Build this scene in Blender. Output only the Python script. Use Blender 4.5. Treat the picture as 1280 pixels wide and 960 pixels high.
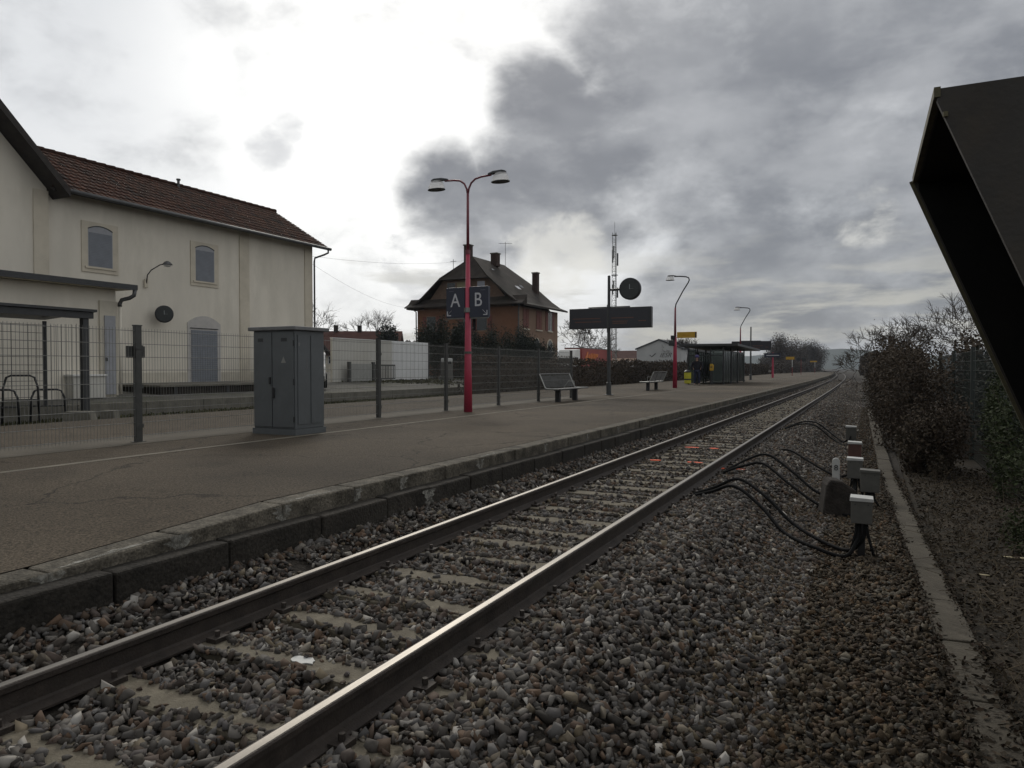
import bpy, bmesh, math, random
import numpy as np
from mathutils import Vector, Matrix
R = math.radians
for o in list(bpy.data.objects): bpy.data.objects.remove(o)
SC = bpy.context.scene
COL = SC.collection

# ---------------------------------------------------------------- camera
cam = bpy.data.cameras.new('camera'); camo = bpy.data.objects.new('camera', cam); COL.objects.link(camo)
cam.sensor_width = 36; cam.lens = 25.45; cam.clip_start = .05; cam.clip_end = 20000
camo.location = (0, 0, 1.494)
camo.rotation_euler = (R(90 - 1.27), 0, R(26.08))
SC.camera = camo

# ---------------------------------------------------------------- light
SUN_AZ, SUN_EL = 31.0, 34.0            # degrees left of the track direction, degrees up
def sky_dir(az, el):
    return Vector((-math.sin(R(az)) * math.cos(R(el)), math.cos(R(az)) * math.cos(R(el)), math.sin(R(el))))
sun = bpy.data.lights.new('sun', 'SUN'); suno = bpy.data.objects.new('sun', sun); COL.objects.link(suno)
sun.energy = 1.25; sun.angle = R(18); sun.color = (1.0, .95, .86)
suno.rotation_euler = sky_dir(SUN_AZ, SUN_EL).to_track_quat('Z', 'Y').to_euler()
suno.location = (-20, 40, 40)

W = bpy.data.worlds.new('World'); SC.world = W; W.use_nodes = True
nt = W.node_tree; nt.nodes.clear()
def N(t, **k):
    n = nt.nodes.new(t)
    for a, b in k.items(): setattr(n, a, b)
    return n
def link(a, b): nt.links.new(a, b)
def M(op, a, b=None, c=None, clamp=False):
    n = N('ShaderNodeMath', operation=op, use_clamp=clamp)
    for i, v in enumerate((a, b, c)):
        if v is None: continue
        if isinstance(v, (int, float)): n.inputs[i].default_value = v
        else: link(v, n.inputs[i])
    return n.outputs[0]
def sstep(v, lo, hi, t0=0, t1=1):
    n = N('ShaderNodeMapRange', interpolation_type='SMOOTHSTEP')
    link(v, n.inputs[0])
    for i, x in enumerate((lo, hi, t0, t1)): n.inputs[i + 1].default_value = x
    return n.outputs[0]
def mixc(f, a, b):
    n = N('ShaderNodeMix', data_type='RGBA')
    for s, v in ((0, f), (6, a), (7, b)):
        if isinstance(v, (int, float)): n.inputs[s].default_value = v
        elif isinstance(v, tuple): n.inputs[s].default_value = v + (1,)
        else: link(v, n.inputs[s])
    return n.outputs[2]
tc = N('ShaderNodeTexCoord'); DIR = tc.outputs['Generated']
def noise(scale, detail, rough, sc=(1, 1, 1), off=(0, 0, 0), dist=0.0):
    m = N('ShaderNodeMapping'); m.inputs['Scale'].default_value = sc; m.inputs['Location'].default_value = off
    link(DIR, m.inputs['Vector'])
    n = N('ShaderNodeTexNoise'); n.inputs['Scale'].default_value = scale; n.inputs['Detail'].default_value = detail
    n.inputs['Roughness'].default_value = rough; n.inputs['Distortion'].default_value = dist
    link(m.outputs[0], n.inputs['Vector']); return n.outputs[0]
def lobe(az, el, r0, r1):
    d = N('ShaderNodeVectorMath', operation='DOT_PRODUCT'); link(DIR, d.inputs[0]); d.inputs[1].default_value = sky_dir(az, el)
    return sstep(d.outputs['Value'], math.cos(R(r1)), math.cos(R(r0)))
sep = N('ShaderNodeSeparateXYZ'); link(DIR, sep.inputs[0]); DZ = sep.outputs[2]
# overcast veil, brightest round the hidden sun
veil_n = noise(3.2, 5, .55, (1, 1, 2.2), (3, 1, 0))
glow = M('ADD', lobe(33, 25, 2, 22), M('MULTIPLY', lobe(38, 9, 2, 24), .55), clamp=True)
glow2 = M('ADD', glow, M('MULTIPLY', M('SUBTRACT', veil_n, .5), .65), clamp=True)
veil = mixc(glow2, (.79, .805, .82), (1.12, 1.12, 1.10))
behind = sstep(sep.outputs[1], .1, -.5)
veil = mixc(behind, veil, (.46, .47, .48))
# dark cloud bank
lob = None
for a in ((11, 18, 3, 13), (5, 23, 3, 12), (-2, 13, 3, 12), (19.0, 15.2, 2, 9), (25.0, 14.0, 1.5, 6.5), (31.2, 13.4, .8, 5.0),
          (8, 9, 2, 9), (-8, 21, 4, 18), (-22, 16, 5, 25), (14, 25, 3, 10), (0, 34, 4, 22), (23.5, 19.5, .2, 5.5), (22, 12.5, .5, 6), (27.5, 11.5, .5, 5), (3, 4.5, 1, 8), (-7, 6, 1, 9), (13, 4, 1, 7)):
    l = lobe(*a); lob = l if lob is None else M('MAXIMUM', lob, l)
big = noise(5.0, 8, .58, (1, 1, 1.5), (1.7, 0, .4), .25)
fine = noise(13.0, 7, .6, (1, 1, 1.6), (0, 4, 0), .2)
mm = M('ADD', lob, M('MULTIPLY', M('SUBTRACT', big, .5), 1.9))
mm = M('ADD', mm, M('MULTIPLY', M('SUBTRACT', fine, .5), 1.0))
mask = sstep(mm, -.12, .98)
inner = noise(5.5, 7, .56, (1, 1, 1.9), (9, 2, 5), .15)
inner2 = noise(3.0, 3, .5, (1, 1, 2.0), (2, 7, 1))
dark = mixc(sstep(inner, .42, .68), (.222, .233, .256), (.40, .41, .43))
dark = mixc(M('MULTIPLY', sstep(inner2, .54, .74), .7), dark, (.46, .47, .49))
topl = sstep(DZ, .33, .52)
dark = mixc(M('MULTIPLY', topl, .6), dark, (.55, .56, .575))
sky = mixc(mask, veil, dark)
# small wisp clouds on the left
wl = M('ADD', M('MAXIMUM', lobe(44.6, 16.0, .3, 2.6), M('MULTIPLY', lobe(43.2, 17.6, .2, 2.0), .9)), M('MULTIPLY', M('SUBTRACT', fine, .5), 1.9))
sky = mixc(M('MULTIPLY', sstep(wl, .45, 1.25), .6), sky, (.50, .51, .54))
wl2 = M('ADD', lobe(31, 8.4, 1, 7), M('MULTIPLY', M('SUBTRACT', fine, .5), 3.2))
sky = mixc(M('MULTIPLY', sstep(wl2, .6, 1.3), .5), sky, (.55, .56, .58))
# pale gaps low over the horizon
gap_n = noise(6.0, 6, .58, (1, 1, 5.0), (5, 5, 2), .15)
low = M('MULTIPLY', sstep(DZ, .22, .05), sstep(DZ, -.02, .02))
g = M('MULTIPLY', sstep(gap_n, .47, .64), low)
sky = mixc(M('MULTIPLY', g, .85), sky, (.53, .52, .475))
lg = M('MAXIMUM', lobe(22.5, 9.0, 1, 5.5), M('MULTIPLY', lobe(0, 10.4, .5, 3.5), .8))
lg = M('ADD', lg, M('MULTIPLY', M('SUBTRACT', fine, .5), 2.4))
sky = mixc(M('MULTIPLY', sstep(lg, .5, 1.2), .72), sky, (.80, .79, .74))
hz = sstep(DZ, .055, .0)
sky = mixc(M('MULTIPLY', hz, .6), sky, (.33, .355, .39))
nish = N('ShaderNodeTexSky', sky_type='NISHITA'); nish.sun_disc = False
nish.sun_elevation = R(SUN_EL); nish.sun_rotation = R(-SUN_AZ)
ten = N('ShaderNodeVectorMath', operation='SCALE'); link(sky, ten.inputs[0]); ten.inputs[3].default_value = 10.0
final = mixc(.96, nish.outputs[0], ten.outputs[0])
bg = N('ShaderNodeBackground'); bg.inputs['Strength'].default_value = 0.1; link(final, bg.inputs[0])
wo = N('ShaderNodeOutputWorld'); link(bg.outputs[0], wo.inputs[0])

SC.view_settings.view_transform = 'Standard'; SC.view_settings.look = 'None'
SC.view_settings.exposure = 0.0; SC.view_settings.gamma = 1.0; SC.view_settings.use_curve_mapping = False
SC.render.engine = 'CYCLES'
SC.cycles.max_bounces = 6; SC.cycles.diffuse_bounces = 3; SC.cycles.transparent_max_bounces = 8

# ---------------------------------------------------------------- materials
MATS = {}
def mat(name, col, rough=.8, metal=0.0, var=.3, scale=5.0, bump=.15, bscale=60.0, col2=None, spec=.5, tint=None, stretch=(1, 1, 1), stain=None, sscale=1.2, speck=0, crack=0):
    if name in MATS: return MATS[name]
    m = bpy.data.materials.new(name); m.use_nodes = True; t = m.node_tree; b = t.nodes['Principled BSDF']
    L = t.links.new
    b.inputs['Roughness'].default_value = rough; b.inputs['Metallic'].default_value = metal
    b.inputs['Specular IOR Level'].default_value = spec if rough < .85 else spec * .4
    co = t.nodes.new('ShaderNodeTexCoord'); mp = t.nodes.new('ShaderNodeMapping'); mp.inputs['Scale'].default_value = stretch
    L(co.outputs['Object'], mp.inputs[0])
    n = t.nodes.new('ShaderNodeTexNoise'); n.inputs['Scale'].default_value = scale; n.inputs['Detail'].default_value = 6; n.inputs['Roughness'].default_value = .62
    L(mp.outputs[0], n.inputs['Vector'])
    r = t.nodes.new('ShaderNodeValToRGB'); r.color_ramp.elements[0].position = .3; r.color_ramp.elements[1].position = .7
    a = tuple(c * (1 - var) for c in col); z = col2 if col2 else tuple(min(1, c * (1 + var * .8)) for c in col)
    r.color_ramp.elements[0].color = a + (1,); r.color_ramp.elements[1].color = z + (1,)
    L(n.outputs[0], r.inputs[0]); out = r.outputs[0]
    if stain:
        n3 = t.nodes.new('ShaderNodeTexNoise'); n3.inputs['Scale'].default_value = sscale; n3.inputs['Detail'].default_value = 8; n3.inputs['Roughness'].default_value = .7
        L(mp.outputs[0], n3.inputs['Vector'])
        mr = t.nodes.new('ShaderNodeMapRange'); mr.inputs[1].default_value = .48; mr.inputs[2].default_value = .68; L(n3.outputs[0], mr.inputs[0])
        mx = t.nodes.new('ShaderNodeMix'); mx.data_type = 'RGBA'; L(mr.outputs[0], mx.inputs[0]); L(out, mx.inputs[6]); mx.inputs[7].default_value = stain + (1,)
        out = mx.outputs[2]
    if speck:
        n4 = t.nodes.new('ShaderNodeTexNoise'); n4.inputs['Scale'].default_value = 55; n4.inputs['Detail'].default_value = 3; L(co.outputs['Object'], n4.inputs['Vector'])
        mr = t.nodes.new('ShaderNodeMapRange'); mr.inputs[1].default_value = .35; mr.inputs[2].default_value = .68; mr.inputs[3].default_value = 1 - speck; mr.inputs[4].default_value = 1 + speck; mr.clamp = True; L(n4.outputs[0], mr.inputs[0])
        mx = t.nodes.new('ShaderNodeVectorMath'); mx.operation = 'SCALE'; L(out, mx.inputs[0]); L(mr.outputs[0], mx.inputs[3]); out = mx.outputs[0]
    if crack:
        nd = t.nodes.new('ShaderNodeTexNoise'); nd.inputs['Scale'].default_value = 1.7; nd.inputs['Detail'].default_value = 6; L(co.outputs['Object'], nd.inputs['Vector'])
        ma = t.nodes.new('ShaderNodeVectorMath'); ma.operation = 'SCALE'; ma.inputs[3].default_value = 1.1; L(nd.outputs['Color'], ma.inputs[0])
        ad = t.nodes.new('ShaderNodeVectorMath'); L(co.outputs['Object'], ad.inputs[0]); L(ma.outputs[0], ad.inputs[1])
        vo = t.nodes.new('ShaderNodeTexVoronoi'); vo.feature = 'DISTANCE_TO_EDGE'; vo.inputs['Scale'].default_value = .33; L(ad.outputs[0], vo.inputs['Vector'])
        mr = t.nodes.new('ShaderNodeMapRange'); mr.inputs[1].default_value = .002; mr.inputs[2].default_value = .010; mr.inputs[3].default_value = 1 - crack; mr.inputs[4].default_value = 1; L(vo.outputs['Distance'], mr.inputs[0])
        mx = t.nodes.new('ShaderNodeVectorMath'); mx.operation = 'SCALE'; L(out, mx.inputs[0]); L(mr.outputs[0], mx.inputs[3]); out = mx.outputs[0]
        nb = t.nodes.new('ShaderNodeTexNoise'); nb.inputs['Scale'].default_value = .22; nb.inputs['Detail'].default_value = 5; L(co.outputs['Object'], nb.inputs['Vector'])
        mr = t.nodes.new('ShaderNodeMapRange'); mr.inputs[1].default_value = .35; mr.inputs[2].default_value = .65; mr.inputs[3].default_value = .72; mr.inputs[4].default_value = 1.30; L(nb.outputs[0], mr.inputs[0])
        mx = t.nodes.new('ShaderNodeVectorMath'); mx.operation = 'SCALE'; L(out, mx.inputs[0]); L(mr.outputs[0], mx.inputs[3]); out = mx.outputs[0]
    if tint:
        at = t.nodes.new('ShaderNodeAttribute'); at.attribute_name = 'tint'
        r2 = t.nodes.new('ShaderNodeValToRGB'); r2.color_ramp.interpolation = 'LINEAR'
        el = r2.color_ramp.elements
        while len(el) < len(tint): el.new(.5)
        for i, c in enumerate(tint):
            el[i].position = i / (len(tint) - 1); el[i].color = tuple(c) + (1,)
        L(at.outputs['Fac'], r2.inputs[0])
        mx = t.nodes.new('ShaderNodeMix'); mx.data_type = 'RGBA'; mx.blend_type = 'MULTIPLY'; mx.inputs[0].default_value = 1
        L(r2.outputs[0], mx.inputs[6]); L(out, mx.inputs[7]); out = mx.outputs[2]
    L(out, b.inputs['Base Color'])
    if bump:
        n2 = t.nodes.new('ShaderNodeTexNoise'); n2.inputs['Scale'].default_value = bscale; n2.inputs['Detail'].default_value = 4
        L(co.outputs['Object'], n2.inputs['Vector'])
        bp = t.nodes.new('ShaderNodeBump'); bp.inputs['Strength'].default_value = bump; bp.inputs['Distance'].default_value = .02
        L(n2.outputs[0], bp.inputs['Height']); L(bp.outputs[0], b.inputs['Normal'])
    MATS[name] = m; return m

ASPH = mat('asphalt', (.078, .062, .044), .9, var=.32, scale=.9, bump=.7, bscale=130, stain=(.050, .039, .027), sscale=.45, speck=.55, crack=.55)
PATH = mat('path_asphalt', (.100, .088, .070), .9, var=.25, scale=1.4, bump=.4, bscale=120)
CONC = mat('concrete', (.16, .15, .125), .9, var=.35, scale=6, bump=.4, bscale=60, stain=(.08, .075, .06), sscale=3)
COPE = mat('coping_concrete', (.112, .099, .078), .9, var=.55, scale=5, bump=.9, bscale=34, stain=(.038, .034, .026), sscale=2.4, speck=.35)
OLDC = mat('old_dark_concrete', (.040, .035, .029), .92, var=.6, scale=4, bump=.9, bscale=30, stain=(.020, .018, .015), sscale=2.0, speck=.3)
LIME = mat('lime_stain', (.31, .30, .265), .9, var=.5, scale=9, bump=.3)
def worn(m, sc, lo, hi):
    """lets the stain break up into flecks"""
    t = m.node_tree; n = t.nodes.new('ShaderNodeTexNoise'); n.inputs['Scale'].default_value = sc; n.inputs['Detail'].default_value = 9; n.inputs['Roughness'].default_value = .75
    c = t.nodes.new('ShaderNodeTexCoord'); t.links.new(c.outputs['Object'], n.inputs['Vector'])
    r = t.nodes.new('ShaderNodeMapRange'); r.inputs[1].default_value = lo; r.inputs[2].default_value = hi; t.links.new(n.outputs[0], r.inputs[0])
    tr = t.nodes.new('ShaderNodeBsdfTransparent'); mx = t.nodes.new('ShaderNodeMixShader'); t.links.new(r.outputs[0], mx.inputs[0])
    t.links.new(tr.outputs[0], mx.inputs[1]); t.links.new(t.nodes['Principled BSDF'].outputs[0], mx.inputs[2]); t.links.new(mx.outputs[0], t.nodes['Material Output'].inputs[0])
worn(LIME, 11, .36, .66)
EARTH = mat('earth', (.030, .025, .018), .95, var=.5, scale=3, bump=.8, bscale=40, stain=(.045, .034, .022), sscale=2)
GRASSY = mat('grassy_earth', (.060, .056, .030), .95, var=.5, scale=2.2, bump=.8, bscale=50, stain=(.095, .083, .060), sscale=.8)
YARD = mat('yard_gravel', (.105, .100, .088), .95, var=.3, scale=1.2, bump=.5, bscale=70, stain=(.06, .062, .035), sscale=.35)
BED = mat('shaded_ballast_dust', (.026, .022, .018), .95, var=.6, scale=25, bump=1.0, bscale=45, stain=(.045, .038, .030), sscale=30)  # dust colour darkened to deepen the shade between the stones
STONE = mat('ballast_stone', (1.2, 1.165, 1.12), .85, var=.35, scale=14, bump=0,
            tint=[(.036, .032, .028), (.100, .092, .083), (.046, .041, .036), (.150, .138, .124), (.064, .052, .043), (.110, .076, .053), (.105, .102, .100), (.200, .185, .165), (.042, .038, .035), (.125, .082, .055), (.085, .078, .077), (.140, .134, .128), (.055, .050, .046), (.160, .130, .088), (.36, .345, .32)])
BSTONE = mat('brown_stone', (1.25, 1.22, 1.18), .85, var=.4, scale=22, bump=.4, bscale=90,
             tint=[(.036, .028, .019), (.062, .048, .032), (.085, .062, .040), (.050, .042, .032), (.12, .095, .062), (.10, .060, .032), (.060, .058, .052), (.17, .15, .115)])
SLEEP = mat('sleeper_concrete', (.140, .122, .090), .85, var=.3, scale=7, bump=.4, bscale=70, stain=(.09, .075, .055), sscale=5)
RAILS = mat('rail_rust', (.040, .031, .025), .7, .3, var=.4, scale=9, bump=.3, bscale=80)
RAILT = mat('rail_polished', (.19, .175, .155), .42, 1.0, var=.2, scale=3, bump=.02, stretch=(8, .5, 1))
WALL = mat('cream_render', (.63, .585, .50), .92, var=.10, scale=.9, bump=.15, bscale=60, stain=(.555, .515, .435), sscale=.8, stretch=(1, 1, .35))
TRIM = mat('ochre_trim', (.52, .47, .38), .9, var=.12, scale=1.5, bump=.1)
PLIN = mat('pale_plinth', (.50, .46, .38), .9, var=.15, scale=1.5, bump=.1)
SHUT = mat('blue_grey_shutter', (.165, .178, .20), .6, var=.10, scale=4, bump=.03)
SHUT2 = mat('pale_shutter_box', (.28, .285, .30), .6, var=.1, bump=.03)
TILE = mat('roof_tile', (.60, .74, .80), .9, var=.35, scale=2.5, bump=.3, bscale=60, spec=.25, tint=[(.070, .030, .020), (.115, .042, .026), (.085, .038, .027), (.13, .052, .032), (.048, .028, .022), (.10, .044, .030)], stain=(.45, .41, .38), sscale=.5)
DTILE = mat('brown_tile', (.036, .029, .024), .88, var=.45, scale=1.6, bump=.4, bscale=22, stain=(.024, .023, .018), sscale=.6)
DBRICK = mat('dark_brick', (.055, .036, .030), .9, var=.35, scale=6, bump=.3)
WOODD = mat('dark_timber', (.030, .024, .020), .8, var=.4, bump=.2)
ZINC = mat('zinc', (.10, .10, .10), .55, .6, var=.2, bump=.05)
ORANGE = mat('orange_render', (.185, .095, .058), .92, var=.2, scale=1.0, bump=.15, stain=(.15, .085, .06), sscale=.5)
BEIGE = mat('pinkish_render', (.215, .145, .105), .92, var=.15, scale=1.0, bump=.15)
BRICKR = mat('red_brown_shutter', (.13, .038, .026), .7, var=.2, bump=.05)
WHITE = mat('white_paint', (.62, .61, .58), .7, var=.08, scale=2, bump=.05)
WWALL = mat('white_boundary', (.50, .485, .44), .85, var=.10, scale=1.2, bump=.1, stain=(.44, .42, .37), sscale=.6)
WPAN = mat('white_panel', (.66, .66, .65), .75, var=.06, scale=1.2, bump=.1)
GSTEEL = mat('galvanised', (.20, .20, .19), .5, .7, var=.2, scale=12, bump=.05)
FPOST = mat('fence_post_grey', (.055, .055, .051), .55, .3, var=.2, scale=14, bump=.08)
MESHM = mat('mesh_wire', (.17, .17, .16), .6, .4, var=.3, scale=9, bump=0)
CAB = mat('cabinet_grey', (.086, .093, .096), .5, .0, var=.14, scale=2.5, bump=.04, stain=(.072, .078, .080), sscale=2)
CABT = mat('cabinet_lid', (.15, .15, .15), .7, var=.2, bump=.1)
PINK = mat('magenta_paint', (.36, .030, .065), .45, var=.12, scale=6, bump=.03)
PINKD = mat('dark_magenta_paint', (.155, .030, .042), .45, var=.2, scale=6, bump=.03)
DGREY = mat('dark_grey_paint', (.035, .036, .037), .5, .2, var=.2, bump=.05)
BLACK = mat('black_plastic', (.012, .012, .013), .45, var=.2, bump=.03)
DIAL = mat('clock_dial', (.022, .026, .025), .4, var=.25, bump=0)
NAVY = mat('navy_enamel', (.010, .014, .032), .4, var=.15, bump=0)
SIGNW = mat('sign_white', (.50, .50, .52), .5, var=.05, bump=0)
BOWL = mat('lamp_bowl', (.62, .63, .64), .25, var=.1, bump=0)
_t = BOWL.node_tree; _tr = _t.nodes.new('ShaderNodeBsdfTranslucent'); _tr.inputs[0].default_value = (.9, .9, .9, 1); _mx = _t.nodes.new('ShaderNodeMixShader'); _mx.inputs[0].default_value = .8; _tp = _t.nodes.new('ShaderNodeBsdfTransparent'); _m2 = _t.nodes.new('ShaderNodeMixShader'); _m2.inputs[0].default_value = .45
_t.links.new(_t.nodes['Principled BSDF'].outputs[0], _mx.inputs[1]); _t.links.new(_tr.outputs[0], _m2.inputs[1]); _t.links.new(_tp.outputs[0], _m2.inputs[2]); _t.links.new(_m2.outputs[0], _mx.inputs[2]); _t.links.new(_mx.outputs[0], _t.nodes['Material Output'].inputs[0])
YELLOW = mat('yellow_paint', (.46, .27, .015), .5, var=.12, bump=.03)
LIMEY = mat('yellow_green_paint', (.50, .46, .03), .5, var=.1, bump=.03)
SCREEN = mat('led_screen', (.012, .012, .018), .3, var=.1, bump=0)
LEDT = mat('led_text', (.13, .050, .026), .5, var=.1, bump=0)
SEAT = mat('bench_mesh', (.13, .13, .125), .5, .6, var=.2, bump=.05)
HOOD = mat('dark_rusty_steel', (.040, .036, .031), .75, .1, var=.35, scale=2.2, bump=.15, bscale=35, stain=(.050, .040, .028), sscale=1.5)
HOODSHADE = mat('hood_inner_shade', (.008, .008, .007), .9, var=.3, bump=.1)  # near-black colour that paints the shade on the hood's inner faces
HOODE = mat('lichen_edge', (.085, .075, .04), .8, var=.4, scale=9, bump=.2)
BARK = mat('bark', (.040, .032, .026), .95, var=.4, scale=5, bump=.5)
TWIG = mat('twig', (.060, .047, .036), .95, var=.3, scale=5, bump=0)
RUBBER = mat('black_cable', (.010, .010, .010), .85, spec=.3, var=.2, bump=.05)
BOXW = mat('box_pale', (.42, .42, .40), .6, var=.15, scale=9, bump=.05)
BOXG = mat('box_grey', (.085, .082, .072), .7, var=.2, scale=9, bump=.1)
RBROWN = mat('red_brown_box', (.085, .035, .025), .7, var=.3, bump=.1)
ORSPRAY = mat('orange_spray', (.70, .10, .03), .8, var=.35, scale=25, bump=.1)
worn(ORSPRAY, 11, .30, .52)
RUSTY = mat('warehouse_cladding', (.42, .42, .41), .7, var=.08, scale=.5, bump=.03)
REDT = mat('red_tarpaulin', (.26, .045, .035), .6, var=.12, scale=.6, bump=.05)
TORANGE = mat('orange_lettering', (.55, .17, .04), .6, var=.1, bump=0)
GLASSD = mat('dark_glass', (.015, .018, .02), .08, var=.1, bump=0)
TYRE = mat('tyre', (.012, .012, .012), .8, var=.2, bump=.1)
LEAFD = mat('evergreen_leaf', (.62, .62, .62), .8, var=.25, bump=0, tint=[(.010, .016, .009), (.018, .026, .013), (.026, .034, .016), (.014, .022, .012)])
LEAFB = mat('dry_leaf', (1.12, 1.18, 1.2), .9, var=.25, bump=0, tint=[(.050, .037, .026), (.075, .055, .038), (.040, .031, .024), (.095, .072, .050), (.060, .042, .030)])
LEAFF = mat('bare_crown_twigs', (.95, .95, .95), .9, var=.25, bump=0, tint=[(.060, .048, .040), (.085, .068, .056), (.050, .042, .036), (.10, .082, .066)])
LEAFR = mat('bramble_leaf', (1.15, 1.2, 1.2), .9, var=.25, bump=0, tint=[(.028, .020, .014), (.055, .040, .028), (.042, .030, .021), (.10, .078, .054), (.035, .030, .018)])
LEAFG = mat('ivy_leaf', (.85, .85, .85), .9, var=.25, bump=0, tint=[(.018, .026, .012), (.035, .048, .018), (.055, .070, .030), (.028, .030, .016), (.075, .09, .045)])
LITTER = mat('leaf_litter', (.95, .95, .95), .9, var=.3, bump=0, tint=[(.022, .017, .011), (.045, .034, .021), (.026, .022, .016), (.070, .054, .034), (.034, .019, .012), (.13, .11, .085)])
GRASSM = mat('rough_grass', (.95, .95, .95), .9, var=.3, bump=0, tint=[(.040, .045, .020), (.075, .070, .036), (.055, .058, .024), (.12, .105, .06)])
HILLM = mat('hill_forest', (.050, .060, .050), .95, var=.2, scale=.004, bump=0)
JACK = mat('dark_jacket', (.014, .013, .018), .85, var=.3, scale=8, bump=.1)
JEANS = mat('dark_jeans', (.022, .026, .050), .85, var=.3, scale=8, bump=.1)
CAPM = mat('violet_cap', (.045, .035, .13), .8, var=.2, scale=8, bump=.1)
SKIN = mat('skin', (.33, .20, .14), .6, var=.1, scale=8, bump=.05)
def glass():
    m = bpy.data.materials.new('shelter_glass'); m.use_nodes = True; t = m.node_tree
    b = t.nodes['Principled BSDF']; b.inputs['Base Color'].default_value = (.10, .12, .11, 1); b.inputs['Roughness'].default_value = .1
    tr = t.nodes.new('ShaderNodeBsdfTransparent'); tr.inputs[0].default_value = (.62, .66, .64, 1)
    mx = t.nodes.new('ShaderNodeMixShader'); mx.inputs[0].default_value = .45
    t.links.new(tr.outputs[0], mx.inputs[1]); t.links.new(b.outputs[0], mx.inputs[2])
    t.links.new(mx.outputs[0], t.nodes['Material Output'].inputs[0]); return m
GLASS = glass()

# ---------------------------------------------------------------- builders
class MB:
    def __init__(s): s.v = []; s.f = []; s.mi = []; s.cm = 0
    def add(s, vs, fs):
        o = len(s.v); s.v += [tuple(p) for p in vs]
        for f in fs: s.f.append(tuple(i + o for i in f)); s.mi.append(s.cm)
        return s
    def box(s, x0, x1, y0, y1, z0, z1):
        return s.add([(x0, y0, z0), (x1, y0, z0), (x1, y1, z0), (x0, y1, z0), (x0, y0, z1), (x1, y0, z1), (x1, y1, z1), (x0, y1, z1)],
                     [(3, 2, 1, 0), (4, 5, 6, 7), (0, 1, 5, 4), (1, 2, 6, 5), (2, 3, 7, 6), (3, 0, 4, 7)])
    def prism(s, pts, a, b):
        """closed outline of 3D points 'pts' (list of functions of t) from a to b: pts are (u,v); a,b callables"""
        n = len(pts); vs = [a(u, v) for u, v in pts] + [b(u, v) for u, v in pts]
        fs = [tuple(range(n))[::-1], tuple(range(n, 2 * n))] + [(i, (i + 1) % n, n + (i + 1) % n, n + i) for i in range(n)]
        return s.add(vs, fs)
    def prism_y(s, pts, y0, y1): return s.prism(pts, lambda u, v: (u, y0, v), lambda u, v: (u, y1, v))
    def prism_x(s, pts, x0, x1): return s.prism(pts, lambda u, v: (x0, u, v), lambda u, v: (x1, u, v))
    def prism_z(s, pts, z0, z1): return s.prism(pts, lambda u, v: (u, v, z0), lambda u, v: (u, v, z1))
    def tube(s, pts, r, n=8, cap=True):
        pts = [Vector(p) for p in pts]; k = len(pts)
        rs = r if isinstance(r, (list, tuple)) else [r] * k
        vs = []; up = None
        for i, p in enumerate(pts):
            d = (pts[min(i + 1, k - 1)] - pts[max(i - 1, 0)])
            if d.length < 1e-9: d = Vector((0, 0, 1))
            d.normalize()
            if up is None:
                up = Vector((0, 0, 1)) if abs(d.z) < .9 else Vector((1, 0, 0))
            a = d.cross(up)
            if a.length < 1e-4: a = d.cross(Vector((0, 1, 0)))
            a.normalize(); b = a.cross(d); up = b
            for j in range(n):
                t = 2 * math.pi * j / n; vs.append(p + (a * math.cos(t) + b * math.sin(t)) * rs[i])
        fs = [(i * n + j, i * n + (j + 1) % n, (i + 1) * n + (j + 1) % n, (i + 1) * n + j) for i in range(k - 1) for j in range(n)]
        if cap: fs += [tuple(range(n))[::-1], tuple(range((k - 1) * n, k * n))]
        return s.add(vs, fs)
    def bar(s, p, q, w, h=None):
        """rectangular bar between two points"""
        p, q = Vector(p), Vector(q); h = h or w; d = (q - p).normalized()
        up = Vector((0, 0, 1)) if abs(d.z) < .95 else Vector((0, 1, 0))
        a = d.cross(up).normalized() * w / 2; b = a.cross(d).normalized() * h / 2
        vs = [c + i * a + j * b for c in (p, q) for i, j in ((-1, -1), (1, -1), (1, 1), (-1, 1))]
        return s.add(vs, [(3, 2, 1, 0), (4, 5, 6, 7), (0, 1, 5, 4), (1, 2, 6, 5), (2, 3, 7, 6), (3, 0, 4, 7)])
    def lathe(s, prof, c=(0, 0, 0), n=16, axis='z'):
        vs = []; k = len(prof)
        for r, h in prof:
            for j in range(n):
                t = 2 * math.pi * j / n; u, v = r * math.cos(t), r * math.sin(t)
                p = (u, v, h) if axis == 'z' else ((h, u, v) if axis == 'x' else (v, h, u))
                vs.append((p[0] + c[0], p[1] + c[1], p[2] + c[2]))
        fs = [(i * n + j, i * n + (j + 1) % n, (i + 1) * n + (j + 1) % n, (i + 1) * n + j) for i in range(k - 1) for j in range(n)]
        fs += [tuple(range(n))[::-1], tuple(range((k - 1) * n, k * n))]
        return s.add(vs, fs)
    def build(s, name, m, parent=None, smooth=False, bevel=0):
        me = bpy.data.meshes.new(name); me.from_pydata(s.v, [], s.f)
        ms = m if isinstance(m, (list, tuple)) else [m]
        for x in ms: me.materials.append(x)
        if len(ms) > 1: me.polygons.foreach_set('material_index', s.mi)
        bm = bmesh.new(); bm.from_mesh(me); bmesh.ops.recalc_face_normals(bm, faces=bm.faces); bm.to_mesh(me); bm.free()
        if smooth: me.polygons.foreach_set('use_smooth', [True] * len(me.polygons))
        return obj(name, me, parent, bevel)
def obj(name, me, parent=None, bevel=0):
    o = bpy.data.objects.new(name, me); COL.objects.link(o)
    if parent is not None: o.parent = parent
    if bevel:
        b = o.modifiers.new('bevel', 'BEVEL'); b.width = bevel; b.segments = 2; b.limit_method = 'ANGLE'
    return o
def tag(o, label=None, cat=None, group=None, kind=None):
    if label: o['label'] = label
    if cat: o['category'] = cat
    if group: o['group'] = group
    if kind: o['kind'] = kind
    return o
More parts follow.
